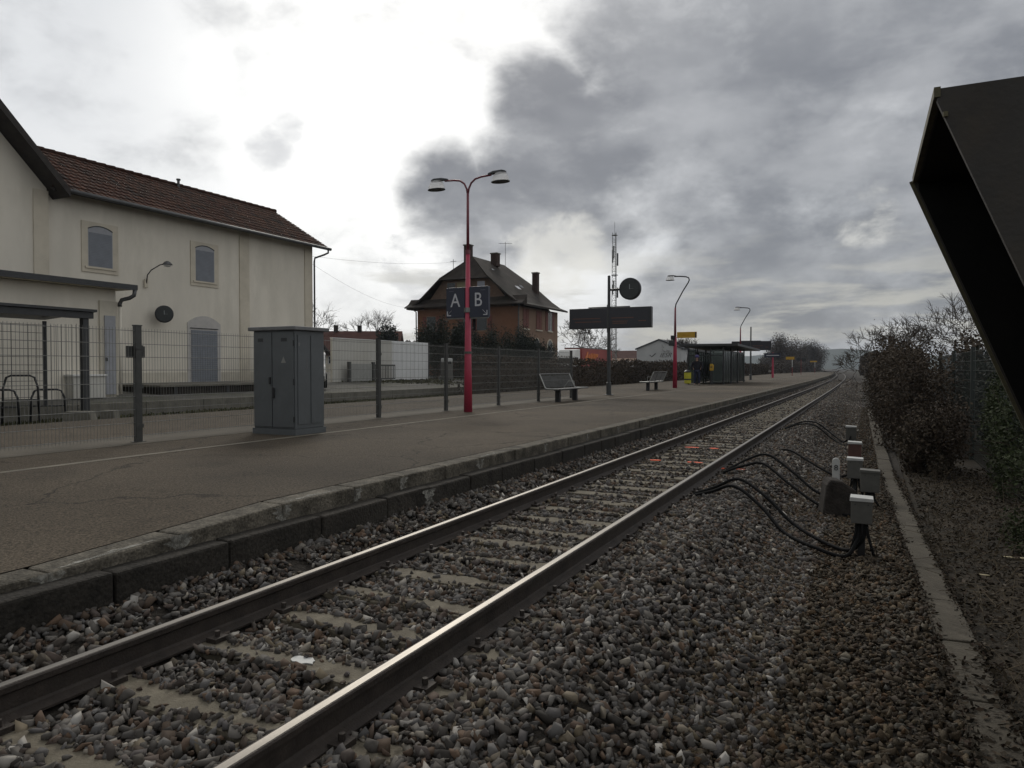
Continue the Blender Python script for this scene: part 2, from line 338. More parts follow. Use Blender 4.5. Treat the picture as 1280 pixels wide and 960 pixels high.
def thing(name, label, cat, loc=(0, 0, 0), rz=0.0, group=None):
    o = bpy.data.objects.new(name, None); COL.objects.link(o); o.empty_display_size = .2
    o.location = loc; o.rotation_euler = (0, 0, rz); return tag(o, label, cat, group)
def copy_tree(o, parent=None):
    c = o.copy(); COL.objects.link(c)
    if parent is not None: c.parent = parent
    for ch in list(o.children): copy_tree(ch, c)
    return c
def np_mesh(name, verts, loops, starts, totals, m, tint=None, mi=None, smooth=False):
    me = bpy.data.meshes.new(name)
    me.vertices.add(len(verts)); me.vertices.foreach_set('co', np.ascontiguousarray(verts, dtype=np.float32).ravel())
    me.loops.add(len(loops)); me.loops.foreach_set('vertex_index', np.ascontiguousarray(loops, dtype=np.int32))
    me.polygons.add(len(starts)); me.polygons.foreach_set('loop_start', np.ascontiguousarray(starts, dtype=np.int32))
    me.polygons.foreach_set('loop_total', np.ascontiguousarray(totals, dtype=np.int32))
    ms = m if isinstance(m, (list, tuple)) else [m]
    for x in ms: me.materials.append(x)
    if mi is not None: me.polygons.foreach_set('material_index', np.ascontiguousarray(mi, dtype=np.int32))
    if tint is not None:
        a = me.attributes.new('tint', 'FLOAT', 'POINT'); a.data.foreach_set('value', np.ascontiguousarray(tint, dtype=np.float32))
    me.update(calc_edges=True); me.validate(); return me
def quads_mesh(name, V4, m, tint):
    n = len(V4); return np_mesh(name, V4.reshape(-1, 3), np.arange(4 * n), np.arange(n) * 4, np.full(n, 4), m, np.repeat(tint, 4))
def leaf_quads(P, size, rng, flat=0.0, long=1.0):
    """one small leaf-shaped quad per point"""
    n = len(P); a = rng.normal(size=(n, 3)); a /= np.linalg.norm(a, axis=1)[:, None]
    b = rng.normal(size=(n, 3))
    if flat: a[:, 2] *= (1 - flat); b[:, 2] *= (1 - flat); a /= np.linalg.norm(a, axis=1)[:, None]
    b -= a * (a * b).sum(1)[:, None]; b /= np.linalg.norm(b, axis=1)[:, None]
    s = (size * rng.uniform(.6, 1.4, n))[:, None] if np.isscalar(size) else (size * rng.uniform(.6, 1.4, n))[:, None]
    a = a * s * long; b = b * s * .55
    return np.stack([P - a, P + b * rng.uniform(.7, 1.2, (n, 1)), P + a, P - b], 1)
def text_mesh(s, size, shear=0.0, depth=.004):
    cu = bpy.data.curves.new('lettering', 'FONT'); cu.body = s; cu.size = size; cu.shear = shear; cu.extrude = depth
    cu.align_x = 'CENTER'; cu.align_y = 'CENTER'
    o = bpy.data.objects.new('lettering', cu); COL.objects.link(o)
    dg = bpy.context.evaluated_depsgraph_get(); me = bpy.data.meshes.new_from_object(o.evaluated_get(dg))
    bpy.data.objects.remove(o); bpy.data.curves.remove(cu); return me
def lettering(name, s, size, m, parent, loc, shear=0.0, rot=(math.pi / 2, 0, 0), sx=1.0):
    me = text_mesh(s, size, shear); me.materials.clear(); me.materials.append(m)
    o = obj(name, me, parent); o.location = loc; o.rotation_euler = rot; o.scale = (sx, 1, 1); return o

def bend(y):                            # the line curves gently left far ahead
    t = max(0.0, y - 45) / 135.0; return -2.3 * t * t if t < 3 else -2.3 * 9 - (t - 3) * 13.8

# ---------------------------------------------------------------- terrain
def loft(name, prof, ys, m, kind='structure', follow=False, jitter=0, seed=0):
    rng = random.Random(seed); mb = MB(); n = len(prof)
    vs = []
    for y in ys:
        for x, z in prof: vs.append((x + (bend(y) if follow else 0), y, z + rng.uniform(-jitter, jitter)))
    fs = [(i * n + j, i * n + j + 1, (i + 1) * n + j + 1, (i + 1) * n + j) for i in range(len(ys) - 1) for j in range(n - 1)]
    mb.add(vs, fs); o = mb.build(name, m, smooth=True); o['kind'] = kind; return o
YS = [-60, -20, -8, 0, 5, 10, 15, 20, 25, 30, 40, 50, 65, 80, 100, 130, 170, 220, 300, 420, 600, 900, 1400, 2000]
loft('ground', [(-2000, -.9), (-17, -.55), (-4.3, -.55), (-.3, -.60), (.3, -.50), (.75, -.43), (1.4, -.40), (3.0, -.34), (8, -.30), (40, -.35), (2000, -.9)], YS, EARTH)
loft('track_grass_strip', [(-18.53, .12), (-17.6, .17), (-16.6, .13), (-15.22, .18)], [y for y in range(-20, 330, 6)], GRASSY, jitter=.03, seed=3)
loft('station_yard', [(-700, 1.3), (-120, 1.0), (-24, .79), (-21, .64), (-18.75, .52)], [-40, 0, 10, 20, 40, 60, 100, 180, 330], YARD)
q = MB()
y = -20.0
while y < 120: q.box(-18.75, -18.5, y, y + 1.98, .02, .53); y += 2.0
q.build('quay_kerb', CONC)
tag(bpy.data.objects['quay_kerb'], 'old concrete kerb of the low quay in front of the station building', 'kerb')

# platform: the paved slab, its painted line, and the step edging
PZ = .36
mb = MB(); ys = [-6, 1.5, 2.7, 3.6, 4.6] + list(range(6, 46, 4)) + list(range(50, 211, 8))
def pz(y): return PZ - .10 * max(0.0, min(1.0, (4.6 - y) / 2.2))
xs = [-15.2, -12, -9, -6, -4.62]
vs = []
for y in ys:
    for i, x in enumerate(xs): vs.append((x + (bend(y) if i >= 3 else bend(y) * .8), y, pz(y) if i >= 2 else PZ))
n = len(xs)
mb.add(vs, [(i * n + j, i * n + j + 1, (i + 1) * n + j + 1, (i + 1) * n + j) for i in range(len(ys) - 1) for j in range(n - 1)])
mb.box(-15.2, -15.19, -6, 210, -.3, PZ - .002)
mb.build('platform', ASPH)['kind'] = 'structure'
mb = MB()
vs = []; ln = [-6 + 1.5 * i for i in range(140)]
rg = random.Random(5)
for y in ln:
    w = .055 + rg.uniform(-.012, .012)
    for x in (-8.43 - w, -8.43 + w): vs.append((x + bend(y) * .9, y, pz(y) + .005))
mb.add(vs, [(2 * i, 2 * i + 1, 2 * i + 3, 2 * i + 2) for i in range(len(ln) - 1)])
LINE = mat('worn_white_line', (.155, .138, .108), .85, var=.35, scale=3, bump=.2, stain=(.11, .098, .078), sscale=2.2)
mb.build('platform_line', LINE)['kind'] = 'structure'
mb = MB()                               # paler repair strip along the fence line
vs = []
for y in ln[:24]:
    for x in (-10.9, -9.72): vs.append((x, y, PZ + .004))
mb.add(vs, [(2 * i, 2 * i + 1, 2 * i + 3, 2 * i + 2) for i in range(23)])
mb.build('paving_strip', PATH)['kind'] = 'structure'

edge = thing('platform_edging', 'stepped dark concrete edge of the platform beside the left rail', 'platform edge', (0, 0, 0))
rg = random.Random(8); y = -4.0; k = 0
STAINED = []
while y < 205:
    L = rg.uniform(.72, 1.05) if y < 46 else 6.0
    b = bend(y + L / 2); z1 = pz(y + L / 2) + rg.uniform(-.004, .004) if y < 40 else PZ
    z0, zz = pz(y) , pz(y + L)
    o = MB(); x0, x1 = -4.62 + b, -4.37 + b + rg.uniform(-.008, .008)
    o.add([(x0, y, .1), (x1, y, .1), (x1, y + L - .015, .1), (x0, y + L - .015, .1), (x0, y, z0), (x1, y, z0), (x1, y + L - .015, zz), (x0, y + L - .015, zz)],
          [(3, 2, 1, 0), (4, 5, 6, 7), (0, 1, 5, 4), (1, 2, 6, 5), (2, 3, 7, 6), (3, 0, 4, 7)])
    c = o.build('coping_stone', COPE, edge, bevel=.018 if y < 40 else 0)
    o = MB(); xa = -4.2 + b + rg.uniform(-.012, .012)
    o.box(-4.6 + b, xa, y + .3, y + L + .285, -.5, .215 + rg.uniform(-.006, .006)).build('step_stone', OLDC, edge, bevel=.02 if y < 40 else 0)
    if y < 14 and k % 2 == 0 or 2.5 < y < 6: STAINED.append((y, z1, x1, xa, L))
    y += L; k += 1
def ragged(name, pts, plane, m):
    """thin irregular stain on an upright or level stone face"""
    return MB().add([plane(a, b) for a, b in pts], [tuple(range(len(pts)))]).build(name, m, edge)
for i, (y, z, x1, xa, L) in enumerate(STAINED):
    rg2 = random.Random(i + 3); a = y - .008
    n = 9; up = []; dn = []
    for j in range(n + 1):
        h = j / n; w = (.10 * (1 - h) ** .5 + .03) * rg2.uniform(.6, 1.3); up.append((a - w, h)); dn.append((a + w * rg2.uniform(.6, 1.1), h))
    ragged('lime_streak', up + dn[::-1], lambda yy, h: (x1 + .0035, yy, z - .022 - h * .12), LIME)
    if i == 8: ragged('lime_streak', [(yy + .28, h) for yy, h in up + dn[::-1]], lambda yy, h: (xa + .0035, yy, .192 - h * .16), LIME)
    if i in (3, 4, 6, 9):
        up = []; dn = []
        for j in range(13): yy = y + .06 + j * .055; w = .07 * rg2.uniform(.35, 1.2) * (1 - abs(j - 6) / 8); up.append((yy, -.02 - w)); dn.append((yy, -.016 + w * .1))
        ragged('lime_streak', up + dn[::-1], lambda yy, w: (x1 - .012 + w, yy, pz(yy) + .004), LIME)

# ballast bed
def zb(x, y=0):
    pts = [(-4.3, .02), (-4.0, -.04), (-3.75, -.14), (-3.5, -.215), (-2.9, -.205), (-2.3, -.215), (-2.1, -.185), (-1.8, -.16), (-1.45, -.125), (-1.2, -.20), (-.85, -.38), (-.58, -.46), (-.3, -.485), (.30, -.445), (.6, -.42)]
    return np.interp(x, [p[0] for p in pts], [p[1] for p in pts])
xs = np.linspace(-4.3, .6, 30)
loft('ballast_bed', [(float(x), float(zb(x)) - .015) for x in xs], [-4 + .8 * i for i in range(90)] + [70 + 10 * i for i in range(60)], BED, follow=True, jitter=.012, seed=2)

# ---------------------------------------------------------------- railway
def rail_mesh(x0):
    P = [(-.075, -.172), (.075, -.172), (.075, -.160), (.02, -.142), (.010, -.13), (.010, -.055), (.034, -.038), (.036, -.010), (.030, -.002), (.022, 0.0), (-.020, 0.0), (-.030, -.002), (-.036, -.010), (-.034, -.038), (-.010, -.055), (-.010, -.13), (-.02, -.142), (-.075, -.160)]
    ys = list(np.arange(-4, 60, 2.0)) + list(np.arange(60, 620, 8.0)); n = len(P); v = []; f = []; mi = []
    for y in ys:
        for a, b in P: v.append((x0 + a + bend(y), y, b))
    for i in range(len(ys) - 1):
        for j in range(n):
            f.append((i * n + j, i * n + (j + 1) % n, (i + 1) * n + (j + 1) % n, (i + 1) * n + j)); mi.append(1 if j == 9 else 0)
    m = MB(); m.v = v; m.f = f; m.mi = mi; return m
XL, XR = -3.655, -2.155
tag(rail_mesh(XL).build('rail', [RAILS, RAILT]), 'rusty steel rail with a shiny head, the one nearer the platform', 'rail', 'rails of the single track')
tag(rail_mesh(XR).build('rail', [RAILS, RAILT]), 'rusty steel rail with a shiny head, the one farther from the platform', 'rail', 'rails of the single track')
GS = 'sleepers under the track'
def make_sleeper():
    s = thing('sleeper', 'sand coloured concrete sleeper half buried in the ballast under both rails', 'sleeper', (-2.905, 0, -.165), 0, GS)
    b = MB(); b.prism_x([(-.13, -.12), (.13, -.12), (.12, -.005), (.10, 0), (-.10, 0), (-.12, -.005)], -1.22, 1.22)
    b.build('sleeper_beam', SLEEP, s)
    for x in (-.75, .75):
        for d in (-.115, .115):
            c = MB(); c.box(x + d - .04, x + d + .04, -.05, .05, -.003, .028); c.tube([(x + d, 0, .02), (x + d, 0, .062)], .016, 6)
            c.build('rail_clip', RAILS, s)
    return s
sl0 = make_sleeper(); rg = random.Random(4)
SLY = []
for i in range(150):
    y = .71 + .6 * i; s = sl0 if i == 0 else copy_tree(sl0)
    s.location = (-2.905 + bend(y) + rg.uniform(-.02, .02), y + rg.uniform(-.03, .03), -.166 + rg.uniform(-.006, .004)); s.rotation_euler = (0, 0, rg.uniform(-.012, .012)); SLY.append(s)
def splat(name, m, parent, cx, cy, w, h, z, seed):
    r = random.Random(seed); k = 14; pts = [(cx + math.cos(6.283 * i / k) * w * r.uniform(.6, 1.1), cy + math.sin(6.283 * i / k) * h * r.uniform(.6, 1.1)) for i in range(k)]
    return MB().prism_z(pts, z - .002, z + .004).build(name, m, parent)
SLY[4]['label'] = 'sand coloured sleeper with a bright white patch on its top between the rails'
splat('white_patch', BOXW, SLY[4], .05, .0, .09, .055, .004, 3)
# orange survey paint on sleepers far down the track
for i, (k, cx, w) in enumerate(((19, .82, .33), (20, -.45, .12), (20, .25, .14), (24, -.3, .2), (24, .15, .1), (17, .55, .05))):
    SLY[k]['label'] = 'sleeper sprayed with an orange survey mark, %s' % {19: 'at its outer end right of the track', 20: 'with two blots between the rails', 24: 'the farthest one marked', 17: 'with one tiny dot'}[k]
    splat('paint_mark', ORSPRAY, SLY[k], cx, 0, w, .085, .012, 20 + i)

# stones
rng = np.random.default_rng(11)
def rock_variant(seed, npts):
    r = random.Random(seed); bm = bmesh.new(); sy, sz = r.uniform(.48, .85), r.uniform(.28, .62)
    for cx in (-1, 1):
        for cy in (-1, 1):
            for cz in (-1, 1):
                for _ in range(1 if r.random() < .55 else 2):
                    c = [q * r.uniform(.22, 1.05) for q in (cx, cy, cz)]; f = r.uniform(.72, .95)
                    bm.verts.new((c[0] * f + .25 * c[1] * (seed % 3 - 1), c[1] * f * sy, c[2] * f * sz + .12 * c[0] * (seed % 2)))
    for _ in range(npts): bm.verts.new((r.uniform(-1, 1), r.uniform(-.6, .6) * sy, r.uniform(-.5, .5) * sz))
    res = bmesh.ops.convex_hull(bm, input=bm.verts)
    for v in {e for e in res['geom_interior'] + res['geom_unused'] if isinstance(e, bmesh.types.BMVert)}:
        if v.is_valid: bm.verts.remove(v)
    bmesh.ops.dissolve_limit(bm, angle_limit=R(16), verts=bm.verts, edges=bm.edges)
    bmesh.ops.triangulate(bm, faces=bm.faces)
    bm.verts.ensure_lookup_table(); bm.verts.index_update()
    V = np.array([v.co[:] for v in bm.verts]); F = np.array([[v.index for v in f.verts] for f in bm.faces]); bm.free(); return V, F
HI = [rock_variant(i, 2 + i % 3) for i in range(28)]; LO = [rock_variant(50 + i, 0) for i in range(12)]
def rand_rot(n):
    q = rng.normal(size=(n, 4)); q[:, 1:3] *= .6                    # mostly lying flat
    q /= np.linalg.norm(q, axis=1)[:, None]; w, x, y, z = q.T
    return np.stack([np.stack([1 - 2 * (y * y + z * z), 2 * (x * y - z * w), 2 * (x * z + y * w)], 1), np.stack([2 * (x * y + z * w), 1 - 2 * (x * x + z * z), 2 * (y * z - x * w)], 1), np.stack([2 * (x * z - y * w), 2 * (y * z + x * w), 1 - 2 * (x * x + y * y)], 1)], 1)
def scatter_stones(name, P, S, variants, m, tint):
    V = []; F = []; T = []; off = 0; n = len(P); Rm = rand_rot(n); vi = rng.integers(0, len(variants), n)
    for k, (v, f) in enumerate(variants):
        idx = np.where(vi == k)[0]
        if not len(idx): continue
        w = np.einsum('nij,vj->nvi', Rm[idx], v) * S[idx][:, None, None] + P[idx][:, None, :]
        V.append(w.reshape(-1, 3)); F.append((f[None] + (np.arange(len(idx)) * len(v))[:, None, None] + off).reshape(-1, 3)); T.append(np.repeat(tint[idx], len(v))); off += len(idx) * len(v)
    V = np.concatenate(V); F = np.concatenate(F); T = np.concatenate(T); nf = len(F)
    return np_mesh(name, V, F.ravel(), np.arange(nf) * 3, np.full(nf, 3), m, T)
def stone_field(name, x0, x1, y0, y1, n, s0, s1, variants, m, label, pile=.03):
    X = rng.uniform(x0, x1, n); Y = y0 + (y1 - y0) * rng.uniform(0, 1, n) ** 1.0
    S = rng.uniform(s0, s1, n) * rng.choice([.65, .95, 1.05, 1.35], n)
    Bx = np.array([bend(y) for y in Y]) if y1 > 45 else 0
    Z = zb(X) + rng.uniform(-.012, pile, n)
    keep = np.ones(n, bool)
    for xr in (XL, XR): keep &= ~((np.abs(X - xr) < .085 + S * .55))
    # sleepers stay partly bare: the stones thin out along a narrow strip of each top
    ph = (Y - .71 + .3) % .6 - .3; inx = (X > -4.1) & (X < -1.72); k = np.floor((Y - .41) / .6)
    off = .02 * np.sin(X * 2.3 + k * 1.7); wid = .049 + .036 * np.clip((Y - 3) / 5, 0, 1) + .018 * np.sin(X * 4.1 + k * 2.9) + .010 * np.sin(X * 11 + k)
    inner = (X > XL) & (X < XR); d = np.abs(ph + .01 - off); keep &= ~(inx & (d < wid + S * .3) & (rng.uniform(0, 1, n) < np.where(inner, .975, .86)))
    on = inx & (np.abs(ph) < .135); Z = np.where(on, np.maximum(Z, -.168 + S * .15), Z)
    Xf = X + Bx
    P = np.stack([Xf, Y, Z], 1)[keep]; t = rng.uniform(0, 1, keep.sum()) ** 1.1
    ob = obj(name, scatter_stones(name, P, S[keep], variants, m, t)); tag(ob, label, 'gravel', None, 'stuff'); return ob
stone_field('ballast_stones', -4.22, -.45, .8, 9.5, 43000, .017, .042, HI, STONE, 'loose grey and brown ballast stones round the near rails')
stone_field('ballast_stones', -4.22, -.35, 9.5, 24, 36000, .020, .043, LO, STONE, 'loose grey ballast stones round the middle stretch of track')
stone_field('ballast_stones', -4.22, -.2, 24, 62, 30000, .030, .048, LO, STONE, 'distant grey ballast along the far stretch of track', pile=.02)
stone_field('ballast_stones', -4.22, .3, 62, 112, 26000, .045, .075, LO, STONE, 'farthest grey ballast where the track begins to bend', pile=.03)
stone_field('brown_gravel', -.95, .58, 1.2, 14, 26000, .012, .036, HI, BSTONE, 'brown gravel mixed with dead leaves between the ballast slope and the trough', pile=.02)
stone_field('brown_gravel', -.9, .36, 14, 40, 11000, .018, .034, LO, BSTONE, 'brown gravel beside the far boxes and bushes', pile=.02)

# ---------------------------------------------------------------- station building
def roof_tiles(name, m, parent, o, eu, ev, lu, lv, du=.24, dv=.34, amp=.022, seed=0):
    """tiled slope: origin o, unit vectors along the eave (eu) and up the slope (ev)"""
    r = np.random.default_rng(seed); o, eu, ev = Vector(o), Vector(eu).normalized(), Vector(ev).normalized(); nn = eu.cross(ev).normalized()
    if nn.z < 0: nn = -nn
    nu = int(lu / du); nv = int(lv / dv); du = lu / nu; dv = lv / nv; V = []; F = []; T = []; c = 0
    for j in range(nv):
        for i in range(nu):
            t = r.uniform(0, 1); lift = r.uniform(-.004, .008)
            for b in (0, 1):
                for a, h in ((0, 0), (.28, amp), (.62, amp * .9), (1, 0)):
                    p = o + eu * ((i + a) * du) + ev * ((j + b * 1.06) * dv) + nn * (h + lift + (.030 if b == 0 else 0.0)); V.append(p[:]); T.append(t)
            for a in range(3): F.append((c + a, c + a + 1, c + a + 5, c + a + 4))
            V.append((o + eu * (i * du) + ev * (j * dv))[:]); V.append((o + eu * ((i + 1) * du) + ev * (j * dv))[:]); T += [t, t]
            F.append((c + 8, c + 9, c + 3, c)); c += 10
    V = np.array(V); F = np.array(F); n = len(F)
    me = np_mesh(name, V, F.ravel(), np.arange(n) * 4, np.full(n, 4), m, np.array(T)); return obj(name, me, parent)

st = thing('station_building', 'long two-storey cream station building with a red tiled roof and closed blue-grey shutters', 'station', (-24, 20, .8))
def at(x, y, z): return (x + 24, y - 20, z - .8)      # world to building
def bbox(mb, x0, x1, y0, y1, z0, z1): return mb.box(x0 + 24, x1 + 24, y0 - 20, y1 - 20, z0 - .8, z1 - .8)
bbox(MB(), -29.8, -24, 14.3, 27.1, .5, 7.45).build('wall', WALL, st)
gm = MB()          # front gable of the middle block
gm.prism_x([(3.6 - 20, -.3), (14.5 - 20, -.3), (14.5 - 20, 7.28 - .8), (9.05 - 20, 12.9 - .8), (3.6 - 20, 7.28 - .8)], -6.5, .18)
gm.build('gable_wall', WALL, st)
bbox(MB(), -24.02, -23.96, 26.62, 27.14, .8, 7.38).build('pilaster', TRIM, st)
bbox(MB(), -24.02, -23.96, 22.64, 23.17, .8, 7.3).build('pilaster', TRIM, st)
bbox(MB(), -23.86, -23.78, 14.06, 14.53, .8, 7.2).build('pilaster', TRIM, st)
bbox(MB(), -24.02, -23.975, 14.6, 26.6, .82, 1.32).build('plinth_band', PLIN, st)
# main roof
ez, ex = 7.30, -23.45; pit = math.atan(.6); ru = (-26.9 - ex)
ln = math.hypot(26.9 + ex, (26.9 + ex) * .6) if False else abs(ru) / math.cos(pit)
evs = (-math.cos(pit), 0, math.sin(pit)); evb = (math.cos(pit), 0, math.sin(pit))
roof_tiles('roof', TILE, st, at(ex, 14.45, ez), (0, 1, 0), evs, 13.3, ln, seed=1)
roof_tiles('roof', TILE, st, at(-30.35, 11.9, ez), (0, 1, 0), evb, 15.85, ln, seed=2)
mb = MB()
rz = ez + abs(ru) * .6
mb.prism_y([(ex + 24, ez - .8 - .03), (-2.9, rz - .8 - .03), (-30.35 + 24, ez - .8 - .03), (-30.35 + 24, ez - .8 - .12), (-2.9, rz - .8 - .17), (ex + 24, ez - .8 - .12)], 14.5 - 20, 27.72 - 20)
mb.build('roof_boarding', WOODD, st)
mb = MB()
for i in range(40): mb.tube([at(-26.9, 11.9 + i * .396, rz + .02), at(-26.9, 11.9 + i * .396 + .41, rz + .035)], [.095, .11], 8)
mb.build('ridge_tiles', TILE, st)
MB().tube([at(-26.75, 21.9, rz - .15), at(-26.75, 21.9, rz + .22)], .055, 8).tube([at(-26.75, 21.9, rz + .22), at(-26.75, 21.9, rz + .28)], .09, 8).build('roof_vent', ZINC, st)
mb = MB(); mb.tube([at(-23.40, 14.7, 7.27), at(-23.40, 27.8, 7.24)], .075, 8); mb.build('gutter', ZINC, st, smooth=True)
mb = MB(); mb.tube([at(-23.40, 27.62, 7.2), at(-23.40, 27.62, 7.05), at(-23.55, 27.5, 6.95), at(-23.88, 27.22, 6.78), at(-23.9, 27.2, 6.6), at(-23.9, 27.2, .9)], .045, 8); mb.build('downpipe', ZINC, st, smooth=True)
# gable roof: two overhanging slopes with thick dark verge boards
for s in (1, -1):
    mb = MB(); e = Vector((0, 9.05 - 20 + s * 5.75, 7.0 - .8)); t = Vector((0, 9.05 - 20, 12.98 - .8))
    for x0, x1, dz in ((-6.6, .95, 0.0),):
        mb.add([(x0, e.y, e.z), (x1, e.y, e.z), (x1, t.y, t.z), (x0, t.y, t.z), (x0, e.y, e.z + .26), (x1, e.y, e.z + .26), (x1, t.y, t.z + .32), (x0, t.y, t.z + .32)],
               [(3, 2, 1, 0), (4, 5, 6, 7), (0, 1, 5, 4), (1, 2, 6, 5), (2, 3, 7, 6), (3, 0, 4, 7)])
    mb.build('gable_roof', WOODD, st)
def arch(y0, y1, z0, z1, rise, n=10):
    pts = [(y0, z0), (y1, z0)]
    for i in range(n + 1):
        t = i / n; y = y1 + (y0 - y1) * t; pts.append((y, z1 + rise * (1 - (2 * t - 1) ** 2)))
    return [(y - 20, z - .8) for y, z in pts]
for (a, b, z0, z1) in ((15.96, 16.86, 4.99, 6.26), (20.38, 21.30, 4.97, 6.26)):
    f = MB().prism_x(arch(a - .22, b + .22, z0 - .20, z1 + .26, .0), -.02, .035).build('window', TRIM, st)
    MB().prism_x(arch(a, b, z0, z1, .12), -.02, .039).build('shutter_box', SHUT2, f)
    sh = MB(); z = z0 + .015
    while z < z1 - .12: sh.box(.02, .048, a + .03 - 20, b - .03 - 20, z - .8, z - .8 + .05); z += .055
    sh.build('shutter', SHUT, f)
    MB().box(-.02, .07, a - .12 - 20, b + .12 - 20, z0 - .07 - .8, z0 - .003 - .8).build('sill', TRIM, f)
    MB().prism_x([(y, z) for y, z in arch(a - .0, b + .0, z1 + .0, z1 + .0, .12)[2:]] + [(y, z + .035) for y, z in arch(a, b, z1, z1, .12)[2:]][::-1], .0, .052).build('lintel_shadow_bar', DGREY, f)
dr = MB().prism_x(arch(19.98, 21.60, .84, 3.28, .30, 14), -.02, .03).build('door', mat('pale_door_surround', (.42, .40, .375), .8, var=.1), st)
sh = MB(); z = .90
while z < 3.0: sh.box(.02, .05, .14, 1.42, z - .8, z - .8 + .07); z += .078
sh.build('shutter', SHUT, dr)
MB().box(-.01, .06, .10, 1.46, 2.26, 2.29).build('door_head', DGREY, dr)
# loading dock in front
d = thing('loading_dock', 'low dark loading dock along the foot of the cream station wall', 'loading dock', (-22, 20, .3))
MB().box(-1.98, 1.4, -3.9, 1.5, -.1, .57).build('dock_base', OLDC, d)
MB().box(-1.98, 1.5, -4.0, 1.6, .57, .63).build('dock_slab', CONC, d)
m = MB()
for i in range(3): m.box(1.4, 1.44, -3.4 + i * 2.2, -3.3 + i * 2.2, 0, .57)
m.build('dock_post', DGREY, d)
# annex
ax = MB(); bbox(ax, -23.97, -20.5, 3, 14.5, .3, 3.86); ax.build('annex_wall', WALL, st)
ax = MB(); bbox(ax, -20.5, -20.44, 13.95, 14.52, .66, 3.5); ax.build('pilaster', PLIN, st)
ax = MB(); bbox(ax, -24.0, -20.1, 2.5, 14.8, 3.87, 3.94); ax.build('annex_soffit', TRIM, st)
ax = MB()
ax.prism_y([(-24 + 24, 4.30 - .8), (-20.0 + 24, 4.02 - .8), (-20.0 + 24, 3.945 - .8), (-24 + 24, 3.945 - .8)], 2.4 - 20, 14.88 - 20)
bbox(ax, -20.1, -20.0, 2.4, 14.88, 3.86, 3.943); ax.build('annex_roof', DGREY, st)
ax = MB(); ax.tube([at(-20.05, 14.82, 3.86), at(-20.07, 14.8, 3.70), at(-20.16, 14.72, 3.62), at(-20.36, 14.60, 3.56), at(-20.42, 14.58, 3.45), at(-20.42, 14.58, 3.36)], .06, 8); o = ax.build('downpipe', ZINC, st, smooth=True)
MB().tube([at(-20.42, 14.58, 3.36), at(-20.42, 14.58, .7)], .042, 8).build('lower_pipe', WALL, o, smooth=True)
ax = MB(); bbox(ax, -20.46, -20.40, 14.08, 14.42, .70, 3.06); o = ax.build('side_door', SHUT2, st)
ax = MB(); bbox(ax, -20.47, -20.36, 14.09, 14.13, 1.7, 1.8); ax.build('hinge', DGREY, o)
t = thing('meter_cabinet', 'small white meter cabinet at the foot of the annex wall', 'meter cabinet', (-20.3, 13.4, .63))
MB().box(-.18, .18, -.48, .48, .0, .62).build('cabinet_body', WWALL, t, bevel=.01)
MB().box(-.2, .22, -.52, .52, .62, .68).build('cabinet_lid', WHITE, t, bevel=.01)
def wall_lamp():
    t = thing('wall_lamp', 'grey swan-neck lamp fixed to the cream wall between the upper windows', 'lamp', (-23.96, 18.15, 4.62))
    MB().box(0, .05, -.07, .07, -.16, .16).build('wall_plate', TRIM, t, bevel=.01)
    MB().tube([(.04, 0, .0), (.10, 0, .3), (.26, .04, .48), (.6, .14, .66), (.85, .2, .70)], .02, 8).build('arm', ZINC, t, smooth=True)
    MB().lathe([(.04, .09), (.10, .06), (.17, -.02), (.18, -.04), (.02, -.04)], (.90, .22, .70), 14).build('lamp_head', ZINC, t, smooth=True)
    MB().lathe([(.15, -.04), (.11, -.11), (.02, -.13)], (.90, .22, .70), 14).build('bowl', BOWL, t, smooth=True)
wall_lamp()
def clock(name, label, loc, rz, rad, arm):
    """dial faces local -Y"""
    t = thing(name, label, 'clock', loc, rz)
    MB().lathe([(rad * .9, -.1), (rad, -.085), (rad, .085), (rad * .9, .1)], (0, 0, 0), 32, 'y').build('clock_case', BLACK, t)
    MB().lathe([(rad * .88, -.104), (rad * .88, -.101)], (0, 0, 0), 32, 'y').build('dial', DIAL, t)
    m = MB()
    for i in range(12):
        a = i * math.pi / 6; c, s = math.cos(a), math.sin(a); m.bar((rad * .74 * s, -.106, rad * .74 * c), (rad * .83 * s, -.106, rad * .83 * c), rad * .035, .003)
    m.build('hour_marks', mat('dim_mark', (.09, .10, .10), .5, var=.1, bump=0), t)
    hm = mat('clock_hand', (.34, .36, .36), .5, var=.1, bump=0)
    MB().bar((0, -.110, -.02), (0, -.110, rad * .42), rad * .05, .004).build('clock_hand', hm, t)
    MB().bar((-rad * .04, -.113, 0), (rad * .36, -.113, -.0), rad * .05, .004).build('clock_hand', hm, t)
    if arm: MB().tube([(-rad - arm, 0, 0), (-rad + .02, 0, 0)], .045, 8).build('arm', BLACK, t)
    return t
clock('wall_clock', 'round black clock with faint hands on the cream station wall', (-23.55, 18.6, 3.5), R(52), .32, 0)
MB().lathe([(.10, .06), (.10, .42)], (0, 0, 0), 12, 'y').build('back_mount', BLACK, bpy.data.objects['wall_clock'])

